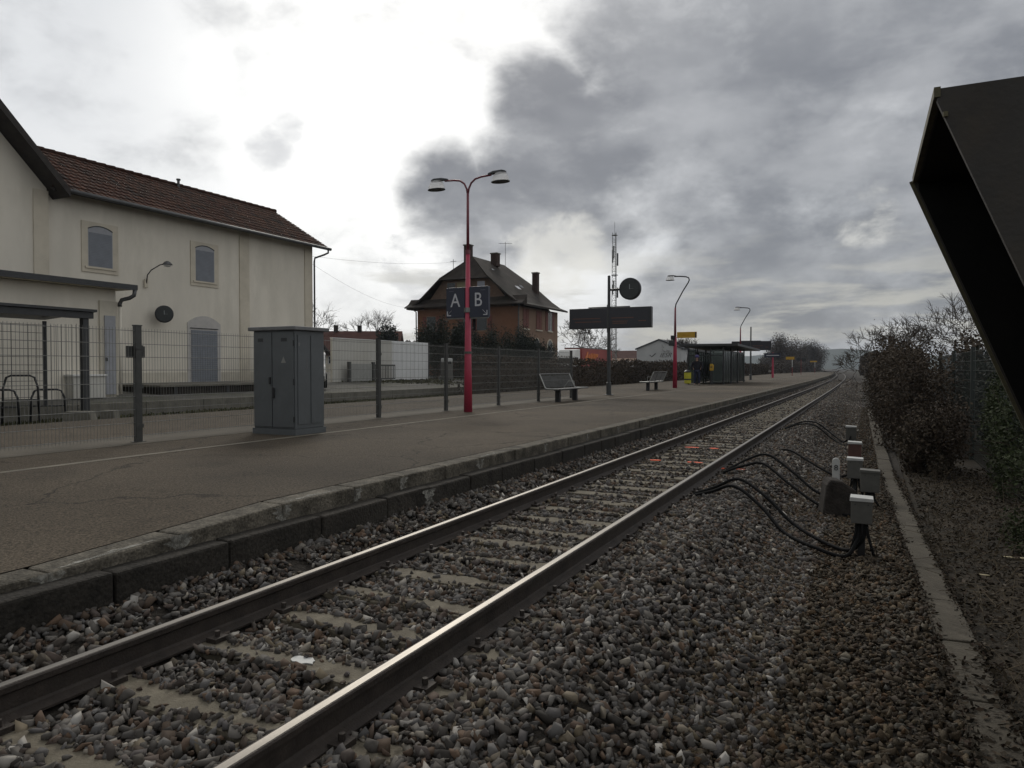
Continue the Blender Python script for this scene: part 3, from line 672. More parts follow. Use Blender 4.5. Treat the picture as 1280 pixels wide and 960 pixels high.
# bike shelter
b = thing('bike_shelter', 'open bicycle shelter with a dark steel frame and mesh sides in front of the annex', 'bike shelter', (-17, 11, .22))
for y in (.2, -2.35): MB().box(-.07, .07, y - .07, y + .07, 0, 2.5).build('post', DGREY, b)
for y in (.2, -1.55, -3.3): MB().box(-1.6, -1.53, y - .035, y + .035, 0, 2.45).build('post', DGREY, b)
MB().box(-.12, .12, -5.2, .36, 2.47, 2.62).build('beam', DGREY, b)
mb = MB(); mb.prism_y([(-1.9, 2.5), (.2, 2.63), (.2, 2.69), (-1.9, 2.57)], -5.2, .4); mb.build('shelter_roof', DGREY, b)
mb = MB()
for i in range(27): mb.tube([(-1.565, -5.2 + i * .2, .1), (-1.565, -5.2 + i * .2, 2.35)], .006, 4)
for i in range(12): mb.tube([(-1.565, -5.2, .15 + i * .2), (-1.565, .2, .15 + i * .2)], .006, 4)
for i in range(8): mb.tube([(-1.5 + i * .2, .2, .1), (-1.5 + i * .2, .2, 2.35)], .006, 4)
mb.build('mesh_panel', DGREY, b)
def hoop(y, x, w, h, lab):
    t = thing('bike_stand', lab, 'bike stand', (x, y, .2), 0, 'bike stands in the shelter')
    MB().tube([(-w, 0, 0), (-w * .92, 0, h * .75), (-w * .75, 0, h * .96), (-w * .5, 0, h), (w * .5, 0, h), (w * .75, 0, h * .96), (w * .92, 0, h * .75), (w, 0, 0)], .024, 8).build('hoop', BLACK, t, smooth=True)
    MB().tube([(-w * .93, 0, h * .5), (w * .93, 0, h * .5)], .016, 6).build('crossbar', BLACK, t)
for i, (y, h, lab) in enumerate(((10.62, .78, 'low black bike stand nearest the open corner post of the shelter'), (10.0, 1.12, 'tall black bike stand second from the corner post'), (9.55, .80, 'low black bike stand behind the tall middle one'), (9.0, 1.12, 'tall black bike stand at the far left edge of the photo'))):
    o = hoop(y, -17.5, .36, h, lab)
for o in [o for o in COL.objects if o.name.startswith('bike_stand')]: o.rotation_euler = (0, 0, R(60))
def foot_block(loc, rz, lab, sx):
    t = thing('concrete_foot', lab, 'concrete block', loc, rz, 'concrete fence feet')
    MB().prism_y([(-.34 * sx, 0), (.34 * sx, 0), (.26 * sx, .26), (-.26 * sx, .26)], -.14, .14).build('block', CONC, t, bevel=.015)
    MB().box(-.2 * sx, .2 * sx, -.1, .1, -.06, 0).build('slot', DGREY, t)
foot_block((-15.9, 10.35, .26), .5, 'wide grey concrete foot block in front of the bike shelter corner', 1.0)
foot_block((-16.3, 11.35, .22), .5, 'smaller grey concrete foot block right of the shelter corner post', .55)

# ---------------------------------------------------------------- yard beyond the platform
t = thing('boundary_wall', 'long cream boundary wall to the right of the station building', 'wall', (-24, 28.6, .7))
MB().box(-.12, 0, 0, 5.0, 0, 2.28).build('wall_panel', WWALL, t)
m = MB(); m.box(-.16, .04, 0, 5.0, 2.28, 2.32); m.build('wall_cap', WHITE, t)
t = thing('white_screen', 'bright white ribbed panel screen at the end of the boundary wall', 'screen wall', (-24.0, 33.7, .72))
MB().box(-.1, 0, 0, 3.7, .05, 2.30).build('panel', WPAN, t)
m = MB()
for i in range(9): m.box(.0, .025, .1 + i * .42, .14 + i * .42, .05, 2.30)
m.build('rib', WPAN, t)
MB().box(-.13, .05, 3.7, 3.78, 0, 2.34).build('post', FPOST, t)
t = thing('yard_gate', 'small grey barred gate between two posts in front of the cream wall', 'gate', (-23.6, 29.4, .76))
for y in (0.0, 2.0): MB().box(-.07, .07, y - .08, y + .08, 0, 1.05).build('gate_post', FPOST, t)
m = MB(); m.box(-.02, .02, 2.2, 4.0, .12, .18); m.box(-.02, .02, 2.2, 4.0, .84, .92)
for i in range(13): m.box(-.012, .012, 2.2 + i * .147, 2.225 + i * .147, .18, .84)
m.build('gate_leaf', FPOST, t)
MB().box(-.03, .0, .1, 1.9, .05, .95).build('gate_board', mat('gate_board_grey', (.28, .28, .26), .8, var=.1), t)

def car(loc, rz):
    t = thing('parked_car', 'white car parked beside the cream wall, half hidden by the grey cabinet', 'car', loc, rz)
    pr = [(-2.0, .35), (-2.02, .62), (-1.95, .9), (-1.6, 1.0), (-1.2, 1.42), (-.9, 1.5), (.55, 1.48), (.8, 1.4), (1.35, .98), (1.9, .85), (2.02, .65), (2.0, .35), (1.6, .28), (-1.6, .28)]
    MB().prism_x(pr, -.84, .84).build('body', WHITE, t, bevel=.06)
    g = [(-1.52, 1.02), (-1.18, 1.38), (-.9, 1.44), (.5, 1.42), (.75, 1.34), (1.2, 1.0)]
    MB().prism_x(g, -.855, .855).build('window', GLASSD, t)
    MB().add([(-.66, -1.70, 1.02), (.66, -1.70, 1.02), (.60, -1.27, 1.40), (-.60, -1.27, 1.40)], [(0, 1, 2, 3)]).build('rear_window', GLASSD, t)
    for x in (-.86, .86):
        for y in (-1.25, 1.3):
            w = MB().lathe([(.14, -.10), (.31, -.10), (.32, 0), (.31, .10), (.14, .10)], (x * .93, y, .32), 18, 'x').build('wheel', TYRE, t)
            MB().lathe([(.2, -.105), (.2, .105)], (x * .93, y, .32), 12, 'x').build('rim', ZINC, w)
        MB().box(x * .72 - .1, x * .72 + .1, -2.06, -1.98, .68, .86).build('tail_light', BRICKR, t, bevel=.02)
    MB().box(-.8, .8, -2.08, -1.95, .32, .52).build('bumper', BLACK, t, bevel=.03)
    MB().box(-.26, .26, -2.095, -2.08, .54, .64).build('number_plate', SIGNW, t)
car((-21.55, 23.9, .66), R(41))

# orange house
h = thing('orange_house', 'two-storey orange house with a dark half-hipped roof and red-brown shutters', 'house', (-31.9, 60.3, .8))
hx0, hx1, hy0, hy1 = -5.1, 5.1, -4.4, 4.4      # local
MB().box(hx0, hx1, hy0, hy1, -.6, 6.0).build('wall', ORANGE, h)
MB().box(hx1 - .3, hx1 + .03, hy0 + .02, hy1 - .02, -.6, 6.02).build('side_wall', BEIGE, h)
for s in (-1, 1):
    MB().prism_y([(-4.55, 6.0), (4.55, 6.0), (2.35, 8.62), (-2.35, 8.62)], s * 4.1 - .2, s * 4.1 + .2).build('gable_wall', mat('shaded_gable_render', (.125, .085, .062), .92, var=.2, bump=.15), h)  # gable render browned to paint in the shade under the eave
P = [(0, 10.74), (2.4, 8.72), (4.35, 7.05), (5.2, 6.45), (5.95, 6.16)]      # flared roof profile, right half
rm = MB(); top = P; 
def slope(sgn):
    m = MB(); vs = []; ye = 4.95
    for i, (x, z) in enumerate(P):
        yy = 3.2 if i == 0 else ye
        vs += [(sgn * x, -yy, z), (sgn * x, yy, z), (sgn * x, -yy, z - .16), (sgn * x, yy, z - .16)]
    fs = []
    for i in range(len(P) - 1):
        a, b = 4 * i, 4 * i + 4; fs += [(a, a + 1, b + 1, b), (a + 2, b + 2, b + 3, a + 3), (a, b, b + 2, a + 2), (a + 1, a + 3, b + 3, b + 1)]
    a = 4 * (len(P) - 1); fs += [(0, 2, 3, 1), (a, a + 1, a + 3, a + 2)]
    return m.add(vs, fs).build('roof', DTILE, h)
slope(1); slope(-1)
for s in (-1, 1):
    MB().add([(0, s * 3.2, 10.74), (2.4, s * 4.75, 8.72), (-2.4, s * 4.75, 8.72), (2.6, s * 5.0, 8.52), (-2.6, s * 5.0, 8.52), (0, s * 3.2, 10.55), (2.4, s * 4.75, 8.5), (-2.4, s * 4.75, 8.5)], [(0, 1, 2), (1, 3, 4, 2), (3, 6, 7, 4), (5, 7, 6)]).build('hip_roof', DTILE, h)
    if s > 0: continue
    m = MB(); m.prism_x([(s * 4.25, 6.95), (s * 4.7, 6.5), (s * 5.35, 6.18), (s * 5.35, 6.08), (s * 4.25, 6.2)], -5.9, 5.9); m.build('skirt_roof', DTILE, h)
for x, y, w, z0, z1 in ((-.6, -2.9, .6, 10.2, 11.75), (.55, .2, .65, 10.2, 11.35), (3.3, 3.3, .52, 7.4, 9.75)):
    c = MB().box(x - w / 2, x + w / 2, y - w / 2, y + w / 2, z0, z1).build('chimney', DBRICK, h)
    MB().box(x - w / 2 - .06, x + w / 2 + .06, y - w / 2 - .06, y + w / 2 + .06, z1, z1 + .1).build('chimney_cap', CONC, c)
an = MB(); an.tube([(.9, 1.6, 10.4), (.9, 1.6, 12.7)], .02, 5); an.tube([(.2, 1.6, 12.6), (1.6, 1.6, 12.5)], .014, 5)
for i in range(5): an.tube([(.3 + i * .3, 1.35, 12.58 - i * .02), (.3 + i * .3, 1.85, 12.58 - i * .02)], .01, 4)
an.build('aerial', ZINC, h)
an = MB(); an.tube([(-2.0, -3.2, 9.3), (-2.0, -3.2, 10.6)], .025, 5); an.tube([(-2.3, -3.2, 10.4), (-1.7, -3.2, 10.4)], .02, 5); an.build('aerial', ZINC, h)
for x, z, y, s in ((3.6, 7.9, -1.2, .35), (3.3, 8.15, .1, .3), (1.6, 9.55, -2.4, .22)):
    MB().add([(x - s * .5, y - s, z + s * .43 + .05), (x + s * .5, y - s, z - s * .43 + .05), (x + s * .5, y + s, z - s * .43 + .05), (x - s * .5, y + s, z + s * .43 + .05)], [(0, 1, 2, 3)]).build('skylight', SIGNW if s > .3 else GLASSD, h)
def house_win(y, z0, z1, w, openn, arched=False):
    x = hx1 + .03
    if arched:
        n = 8; pts = [(y - w / 2, z0), (y + w / 2, z0)] + [(y + w / 2 * math.cos(math.pi * i / n), z1 + w / 2 * math.sin(math.pi * i / n)) for i in range(n + 1)]
        f = MB().prism_x([((a - y) * 1.25 + y, (b - z0) * 1.06 + z0) for a, b in pts], x - .05, x + .03).build('window', TRIM, h)
        MB().prism_x(pts, x - .04, x + .04).build('pane', GLASSD, f); return
    f = MB().box(x - .05, x + .03, y - w / 2 - .06, y + w / 2 + .06, z0 - .06, z1 + .06).build('window', SIGNW if openn else BEIGE, h)
    if openn:
        MB().box(x - .04, x + .05, y - w / 2, y + w / 2, z0, z1).build('pane', GLASSD, f)
        MB().box(x, x + .07, y - .04, y + .04, z0, z1).build('frame', SIGNW, f)
        for s in (-1, 1): MB().box(x, x + .06, y + s * (w * .8) - w * .27, y + s * (w * .8) + w * .27, z0 - .03, z1 + .03).build('shutter', BRICKR, f)
    else:
        for s in (-1, 1): MB().box(x, x + .06, y + s * w * .26 - w * .24, y + s * w * .26 + w * .24, z0, z1).build('shutter', BRICKR, f)
    MB().box(x - .04, x + .12, y - w / 2 - .1, y + w / 2 + .1, z0 - .16, z0 - .06).build('sill', TRIM, f)
house_win(-2.9, 4.2, 5.85, 1.15, False); house_win(-.1, 4.2, 5.85, 1.15, False); house_win(2.45, 4.2, 5.9, .95, True)
house_win(-.5, 1.4, 2.75, 1.1, False, True); house_win(2.5, 1.4, 2.75, 1.1, False, True)
for x, w, mt in ((-1.55, 1.0, DGREY), (-.5, 1.0, YELLOW), (1.5, .9, SIGNW)):
    f = MB().box(x - w / 2, x + w / 2, -4.36, -4.28, 6.95, 8.35).build('window', BEIGE, h)
    MB().box(x - w / 2 + .08, x + w / 2 - .08, -4.37, -4.29, 7.0, 8.3).build('pane', mat('dim_curtain', (.22, .19, .11), .7, var=.1) if mt is YELLOW else (mat('pale_pane', (.3, .31, .36), .4, var=.1) if mt is SIGNW else GLASSD), f)
for x, w in ((-3.6, .9), (.2, .9), (1.6, 1.0)):
    f = MB().box(x - w / 2 - .08, x + w / 2 + .08, -4.43, -4.36, 3.9, 5.4).build('window', BEIGE, h); MB().box(x - w / 2, x + w / 2, -4.44, -4.37, 3.98, 5.32).build('pane', GLASSD, f)
    for s in (-1, 1): MB().box(x + s * w * .78 - .2, x + s * w * .78 + .2, -4.46, -4.39, 3.95, 5.35).build('shutter', BRICKR, f)
MB().tube([(5.3, -4.55, 6.1), (5.2, -4.48, 5.8), (5.2, -4.48, -.2)], .06, 6).build('downpipe', ZINC, h)
MB().tube([(-5.5, -4.6, 6.05), (-5.2, -4.48, 5.8), (-5.16, -4.48, -.2)], .06, 6).build('downpipe', ZINC, h)

# vegetation builders
def bare_tree(name, label, loc, height, spread, seed, levels=5, cat='bare tree', group=None, lean=0, base=.3, twig_r=.012, mt=TWIG, fine=3):
    rg = random.Random(seed); t = thing(name, label, cat, loc, 0, group); tr = MB(); cr = MB()
    def grow(p, d, L, r, lv):
        n = 3 if lv > 2 else 2; pts = [p]; q = p.copy(); dd = d.copy()
        for i in range(n):
            dd = (dd + Vector((rg.gauss(0, .13), rg.gauss(0, .13), rg.gauss(.03, .10)))).normalized(); q = q + dd * L / n; pts.append(q.copy())
        rs = [max(twig_r * .6, r * (1 - .38 * i / n)) for i in range(n + 1)]
        (tr if lv >= levels - 1 else cr).tube(pts, rs, 7 if lv >= levels - 1 else (5 if lv >= 3 else 3), cap=False)
        if lv == 0:
            for _ in range(fine):
                e = (dd + Vector((rg.gauss(0, .5), rg.gauss(0, .5), rg.gauss(.1, .4)))).normalized(); a = pts[rg.randrange(1, len(pts))]
                cr.tube([a, a + e * L * rg.uniform(.4, .9)], [twig_r * .5, twig_r * .3], 3, cap=False)
            return
        k = rg.choice((3, 3, 4)) if lv >= levels - 1 else rg.choice((2, 3, 3, 4))
        for i in range(k):
            a = rg.uniform(.35, .85) * spread; ph = 6.283 * (i + rg.uniform(0, .8)) / k
            u = dd.orthogonal().normalized(); v = dd.cross(u)
            nd = (dd * math.cos(a) + (u * math.cos(ph) + v * math.sin(ph)) * math.sin(a)); nd.z += .10; nd.normalize()
            st = pts[-1] if i < 2 else pts[-2] + (pts[-1] - pts[-2]) * rg.uniform(.2, .9)
            grow(st, nd, L * rg.uniform(.62, .86), max(twig_r, rs[-1] * rg.uniform(.55, .75)), lv - 1)
    grow(Vector((0, 0, -.3)), Vector((lean, 0, 1)).normalized(), height * base, height * .026, levels)
    f = height / max(v[2] for v in cr.v)
    for q in (tr, cr): q.v = [(a * f, b * f, c * f) for a, b, c in q.v]
    tr.build('trunk', BARK, t, smooth=True); cr.build('crown', mt, t); return t
def leaf_bush(name, label, cat, loc, size, n, leaf, m, seed, group=None, lumps=9, stems=5, shape='round', power=.45, part='crown', stem_m=TWIG, flat=0, stick=0):
    rg = np.random.default_rng(seed); sx, sy, sz = size
    t = thing(name, label, cat, loc, 0, group); C = []
    for i in range(lumps):
        a = rg.uniform(0, 6.283); r = rg.uniform(0, .62) ** .7; zz = rg.uniform(.12, .72)
        if shape == 'cone': r *= (1 - zz) * 1.1
        if shape == 'box': c = (rg.uniform(-.62, .62), rg.uniform(-.62, .62), zz)
        else: c = (math.cos(a) * r, math.sin(a) * r, zz)
        C.append((c[0] * sx, c[1] * sy, c[2] * sz, rg.uniform(.26, .48)))
    C = np.array(C); k = rg.integers(0, lumps, n); d = rg.normal(size=(n, 3)); d /= np.linalg.norm(d, axis=1)[:, None]
    rr = rg.uniform(0, 1, n) ** power * (1 + rg.normal(0, .10, n))
    P = C[k, :3] + d * rr[:, None] * C[k, 3][:, None] * np.array([sx, sy, sz * .85])
    P[:, 2] = np.abs(P[:, 2]); P[:, 2] *= sz / np.percentile(P[:, 2], 99); C[:, 2] *= .95; tint = np.clip(rg.normal(.5, .18, n) + rg.normal(0, .18, lumps)[k] + .25 * (rg.uniform(0, 1, n) - .5), 0, 1)
    obj(part, quads_mesh(part, leaf_quads(P, leaf, rg, flat), m, tint), t)
    s = MB(); r2 = random.Random(seed)
    for i in range(stems):
        c = C[i % lumps]; s.tube([(c[0] * .15, c[1] * .15, -.2), (c[0] * .6, c[1] * .6, c[2] * .5), (c[0], c[1], c[2])], [.035, .025, .012], 5)
    for i in range(stick):
        c = C[r2.randrange(lumps)]; e = Vector((r2.gauss(0, 1), r2.gauss(0, 1), abs(r2.gauss(.6, .6)))).normalized()
        p = Vector(c[:3]); L = c[3] * sz * r2.uniform(.5, 1.02)
        s.tube([p, p + e * L * .6 + Vector((0, 0, .05)), p + e * L], [.008, .006, .003], 3, cap=False)
    s.build('stems', stem_m, t); return t

# evergreen shrubs in front of the orange house
ord_ = ['first', 'second', 'third', 'fourth', 'fifth', 'sixth', 'seventh']
for i, (y, z, w) in enumerate(((39.8, 3.65, 1.7), (42.3, 3.6, 1.8), (45.0, 3.4, 1.8), (47.8, 3.5, 1.8), (50.6, 3.75, 1.9), (53.6, 3.3, 1.9), (56.6, 2.75, 1.9))):
    leaf_bush('evergreen_shrub', 'dark evergreen shrub before the orange house, %s from the white screen' % ord_[i], 'shrub', (-25.0 + (i % 2) * .3, y, .75), (1.3, w * 1.15, z), 17000, .055, LEAFD, 100 + i, 'dark shrubs before the orange house', lumps=14, shape='box', power=.35)
t = thing('meter_box', 'pale meter box beside the end of the white screen', 'meter box', (-23.4, 38.6, .8))
MB().box(-.2, .2, -.42, .42, 0, 1.05).build('box_body', BOXG, t, bevel=.02)
MB().box(-.22, .22, -.36, .36, 1.05, 1.3).build('hood', BOXW, t, bevel=.05)
for x in (-.14, .06): MB().box(.2, .225, x, x + .09, .95, 1.12).build('dial_window', GLASSD, bpy.data.objects['meter_box'])
for i, (y, hh) in enumerate(((43.0, .8), (46.6, 1.0), (47.2, .7), (52.5, .9), (55.6, .8))):
    t = thing('marker_post', 'short pale post at the foot of the dark shrubs, %s from the left' % ord_[i], 'post', (-23.3, y, .8), 0, 'pale posts along the shrubs')
    MB().prism_z([(-.05, -.07), (.05, -.07), (.05, .07), (-.05, .07)], 0, hh).build('post', CONC, t, bevel=.015); MB().box(-.06, .06, -.08, .08, hh, hh + .04).build('post_cap', BOXW, t)

# brown hedge behind the platform
def long_hedge(name, label, x, y0, y1, w, z0, z1, n, leaf, m, seed):
    rg = np.random.default_rng(seed); t = thing(name, label, 'hedge', (x, y0, z0))
    Y = (y1 - y0) * rg.uniform(0, 1, n) ** 1.25; hgt = (z1 - z0) * (1 + .10 * np.sin(Y * .9) * np.sin(Y * .37 + 1) + .05 * np.sin(Y * 2.3))
    u = rg.uniform(-1, 1, n); v = rg.uniform(0, 1, n); side = rg.uniform(0, 1, n)
    X = np.where(side < .45, w * rg.uniform(.7, 1.1, n), np.where(side < .75, u * w, -w)); Z = np.where(side < .45, v, np.where(side < .75, rg.uniform(.85, 1.04, n), v)) * hgt
    P = np.stack([X + np.array([bend(y0 + a) for a in Y]), Y, Z], 1)
    obj('foliage', quads_mesh('foliage', leaf_quads(P, leaf * (1 + Y / 60), rg, 0), m, np.clip(rg.normal(.45, .22, n), 0, 1)), t)
    s = MB(); r = random.Random(seed)
    for i in range(300):
        y = (y1 - y0) * (i / 300) ** 1.3; s.tube([(r.uniform(-.3, .3) * w, y, -.3), (r.uniform(-.6, .9) * w, y + r.uniform(-.3, .3), (z1 - z0) * r.uniform(.9, 1.15))], [.02, .006], 3, cap=False)
    for i in range(40):
        y = (y1 - y0) * (i / 40); s.box(-w * .5 + bend(y0 + y), w * .4 + bend(y0 + y), y, y + (y1 - y0) / 40, -.3, (z1 - z0) * .8)
    s.build('stems', TWIG, t)
long_hedge('brown_hedge', 'long dry brown hedge along the back of the platform', -16.6, 29.5, 150, .7, .2, 1.95, 34000, .055, LEAFB, 9)

# far houses on the left
def far_house(label, loc, w, d, eave, ridge, rz, roofm, wallm, chim):
    t = thing('far_house', label, 'house', loc, rz)
    MB().box(-w / 2, w / 2, -d / 2, d / 2, -1, eave).build('wall', wallm, t)
    MB().prism_x([(-d / 2, eave), (d / 2, eave), (0, ridge - .3)], -w / 2, w / 2).build('gable', wallm, t)
    rf = MB()
    for s in (-1, 1): rf.add([(-w / 2 - .4, s * (d / 2 + .5), eave - .35), (w / 2 + .4, s * (d / 2 + .5), eave - .35), (w / 2 + .4, 0, ridge), (-w / 2 - .4, 0, ridge), (-w / 2 - .4, s * (d / 2 + .5), eave - .55), (w / 2 + .4, s * (d / 2 + .5), eave - .55), (w / 2 + .4, 0, ridge - .2), (-w / 2 - .4, 0, ridge - .2)],
                             [(0, 1, 2, 3), (4, 5, 6, 7), (0, 1, 5, 4), (1, 2, 6, 5), (3, 0, 4, 7)])
    r = rf.build('roof', roofm, t)
    for x in chim: MB().box(x - .3, x + .3, -.3, .3, ridge - .6, ridge + .9).build('chimney', DTILE, r)
    for x in (-w / 4, w / 4):
        f = MB().box(x - .5, x + .5, -d / 2 - .05, -d / 2 + .02, 1.2, 2.4).build('window', SIGNW, t); MB().box(x - .42, x + .42, -d / 2 - .06, -d / 2 + .02, 1.28, 2.32).build('pane', GLASSD, f)
    return t
RRED = mat('dull_red_tile', (.075, .034, .026), .85, var=.3, scale=.8, bump=.2)
far_house('low house with a dark roof just right of the station building', (-58.5, 58.0, .9), 10, 9, 2.6, 6.4, R(0), DTILE, WWALL, ())
far_house('house with a dull red roof and two chimneys beyond the cream wall', (-72, 92, .9), 13, 9, 3.0, 6.4, R(28), RRED, PLIN, (-3.5, 0.2))
bare_tree('bare_tree', 'thin bare tree showing past the corner of the station building', (-41.8, 46.5, .8), 7.6, .9, 21, 5, twig_r=.014)
bare_tree('bare_tree', 'bare tree rising behind the dull red roof', (-79, 104, .9), 11.5, .8, 22, 5, twig_r=.03)
leaf_bush('round_conifer', 'round dark conifer between the red roof and the orange house', 'conifer', (-59.2, 82.4, .8), (2.3, 2.3, 6.0), 6000, .22, LEAFD, 31, lumps=12, power=.4)
leaf_bush('garden_bush', 'bluish bush to the right of the round conifer', 'bush', (-56, 86, .8), (3.4, 3, 3.9), 5000, .24, LEAFB, 32, lumps=10)
leaf_bush('garden_bush', 'low bush against the left corner of the orange house', 'bush', (-51.5, 84, .8), (2.8, 3, 3.5), 4000, .24, LEAFD, 33, lumps=10)
def wire(label, a, b, sag):
    a, b = Vector(a), Vector(b); pts = [a.lerp(b, i / 16) - Vector((0, 0, sag * 4 * (i / 16) * (1 - i / 16))) for i in range(17)]
    tag(MB().tube(pts, .006, 4).build('overhead_wire', DGREY), label, 'wire', 'thin wires to the orange house')
wire('upper thin wire strung from the station to the orange house roof', (-24.2, 27.2, 6.9), (-32.5, 57.0, 11.2), .35)
wire('lower thin wire running to the left eave of the orange house', (-24.2, 27.2, 6.6), (-37.6, 55.6, 7.0), .5)

# truck
t = thing('parked_lorry', 'white lorry with a red curtain-sided trailer parked beyond the orange house', 'lorry', (-35.6, 89, .4))
MB().prism_x([(-.2, .5), (-.28, 1.5), (-.05, 2.7), (.5, 3.5), (2.0, 3.6), (2.1, .5)], -1.2, 1.2).build('cab', WHITE, t, bevel=.06)
MB().add([(-1.08, -.27, 1.65), (1.08, -.27, 1.65), (1.02, -.06, 2.62), (-1.02, -.06, 2.62)], [(0, 1, 2, 3)]).build('windscreen', GLASSD, t)
MB().box(-1.0, 1.0, -.31, -.2, .6, 1.35).build('grille', DGREY, t)
MB().box(1.19, 1.22, .35, 1.3, 1.7, 2.5).build('side_window', GLASSD, t)
for x in (-1.35, 1.35): MB().box(x - .09, x + .09, -.1, .06, 1.8, 2.5).build('mirror', BLACK, t)
for x in (-.95, .95): MB().box(x - .18, x + .18, -.33, -.2, .62, .85).build('headlight', SIGNW, t)
tl = MB().box(-1.27, 1.27, 2.6, 15.2, 1.1, 3.75).build('trailer', REDT, t)
MB().box(-1.29, 1.29, 2.55, 15.25, 3.75, 3.85).build('roof_rail', GSTEEL, tl)
m = MB(); sp = [Vector((1.285, 3.8 + 5.0 * i / 40, 2.35 + .5 * math.sin(i * 1.15) * math.exp(-((i - 16) / 22) ** 2) + .012 * i)) for i in range(41)]
m.tube(sp, .13, 5); m.tube([(1.285, 3.6, 1.75), (1.285, 4.6, 3.25)], .16, 5); m.build('cursive_lettering', TORANGE, tl)
for y in (.7, 3.8, 12.2, 13.4):
    for x in (-1.05, 1.05):
        w = MB().lathe([(.2, -.15), (.47, -.15), (.5, 0), (.47, .15), (.2, .15)], (x, y, .5), 16, 'x').build('wheel', TYRE, t); MB().lathe([(.25, -.16), (.25, .16)], (x, y, .5), 10, 'x').build('rim', ZINC, w)
bare_tree('bare_tree', 'broad bare tree with spreading boughs behind the red trailer', (-38.8, 104, .3), 10.4, 1.15, 41, 6, base=.2, twig_r=.022)
leaf_bush('clipped_tree', 'low brown shrubby mass beside the lorry', 'bush', (-37.6, 80, .4), (2.0, 2, 2.9), 2500, .2, LEAFB, 42)
# warehouse
t = thing('warehouse', 'white gabled warehouse with slanted lettering above a grey door', 'warehouse', (-38.6, 153, .5))
t.rotation_euler = (0, 0, R(0))
MB().prism_y([(-4.7, -1), (4.7, -1), (4.7, 4.9), (0, 6.7), (-4.7, 4.9)], -5, 25).build('wall', RUSTY, t)
for s in (-1, 1): MB().add([(s * 5.0, -5.3, 4.8), (0, -5.3, 6.75), (0, 25.3, 6.75), (s * 5.0, 25.3, 4.8), (s * 5.0, -5.3, 5.05), (0, -5.3, 7.0), (0, 25.3, 7.0), (s * 5.0, 25.3, 5.05)], [(3, 2, 1, 0), (4, 5, 6, 7), (0, 1, 5, 4), (1, 2, 6, 5), (2, 3, 7, 6), (3, 0, 4, 7)]).build('roof', DGREY, t)
MB().box(-.9, 2.1, -5.06, -4.95, -.5, 2.3).build('door', BOXG, t)
lettering('lettering', 'IESR', 1.35, BOXG, t, (1.3, -5.05, 3.6), shear=.5)
m = MB(); m.tube([(-1.9, -5.05, 3.7), (-1.5, -5.05, 3.3), (-.7, -5.05, 4.0)], .09, 4); m.build('lettering_tick', BOXG, t)
far_house('small far house with a red roof left of the warehouse', (-60, 195, .3), 8, 9, 3.4, 6.0, 0, RRED, WWALL, ())
far_house('pale low building between the mast and the warehouse', (-52, 160, .2), 9, 7, 2.6, 3.5, R(10), BEIGE, WWALL, ())
# lattice mast
t = thing('lattice_mast', 'tall lattice telecom mast with aerials at its top, behind the departure board', 'mast', (-46.9, 144, .4))
H = 29.0; m = MB(); cr = [(-.5, -.29), (.5, -.29), (0, .58)]
def mw(z): return 1.25 - .5 * z / H
for a, c in cr: m.tube([(a * mw(0), c * mw(0), -.5), (a * mw(H), c * mw(H), H)], .065, 5)
m.build('mast_leg', GSTEEL, t); m = MB(); z = 0
while z < H - 1:
    for i in range(3):
        p, q = cr[i], cr[(i + 1) % 3]; m.tube([(p[0] * mw(z), p[1] * mw(z), z), (q[0] * mw(z + 1), q[1] * mw(z + 1), z + 1)], .03, 3, False); m.tube([(p[0] * mw(z), p[1] * mw(z), z), (q[0] * mw(z), q[1] * mw(z), z)], .03, 3, False)
    z += 1
m.build('bracing', GSTEEL, t)
for z0, z1 in ((21.8, 27.5), (15.0, 19.6)):
    for a in (0, 2.1, 4.2):
        MB().box(-.13, .13, -.13, .13, 0, (z1 - z0) * .45).build('aerial_panel', GSTEEL if a else DGREY, t)
        o = t.children[-1]
for i, o in enumerate([o for o in t.children if o.name.startswith('aerial_panel')]):
    a = (i % 3) * 2.1 + .5; o.location = (math.cos(a) * .62, math.sin(a) * .62, (22.2, 15.6)[i // 3] + (i % 3) * .7)
MB().tube([(0, 0, H - .5), (0, 0, H + 2.2)], .04, 5).build('lightning_rod', GSTEEL, t)
m = MB(); m.lathe([(.62, 28.4), (.62, 28.5)], n=10); m.lathe([(.7, 20.2), (.7, 20.3)], n=10); m.build('platform_ring', GSTEEL, t)

# ---------------------------------------------------------------- platform furniture
t = thing('mesh_fence', 'grey post and wire mesh fence running along the back of the near platform', 'fence', (-10, 0, PZ))
FY = [-1.6, 1.4, 4.4, 7.42, 10.45, 13.5, 16.45, 19.5, 22.47, 25.5]
for y in FY:
    m = MB(); m.box(-.035, .035, y - .05, y + .05, -.02, 1.775); m.box(-.042, .042, y - .058, y + .058, 1.775, 1.79); m.box(-.06, .06, y - .09, y + .09, -.02, .012)
    for z in (.25, .85, 1.45): m.box(.035, .047, y - .06, y + .06, z - .03, z + .03)
    m.build('post', FPOST, t)
for a, b in zip(FY[:-1], FY[1:]):
    if b < 1: continue
    m = MB(); n = int((b - a - .1) / .05)
    for i in range(n + 1):
        y = a + .05 + i * (b - a - .1) / n; m.tube([(0, y, .06), (0, y, 1.74)], .0028, 4, False)
    for z in (.10, .30, .50, .70, .90, 1.10, 1.30, 1.50, 1.70):
        for s in (-.006, .006): m.tube([(s, a + .04, z), (s, b - .04, z)], .0042, 4, False)
    m.build('mesh_panel', MESHM, t)
t = thing('fence_box', 'small grey box strapped to the fence post left of the cabinet', 'box', (-10, 7.42, PZ + 1.38))
MB().box(-.05, -.0355, -.16, .16, -.09, .09).build('box_body', FPOST, t, bevel=.01)

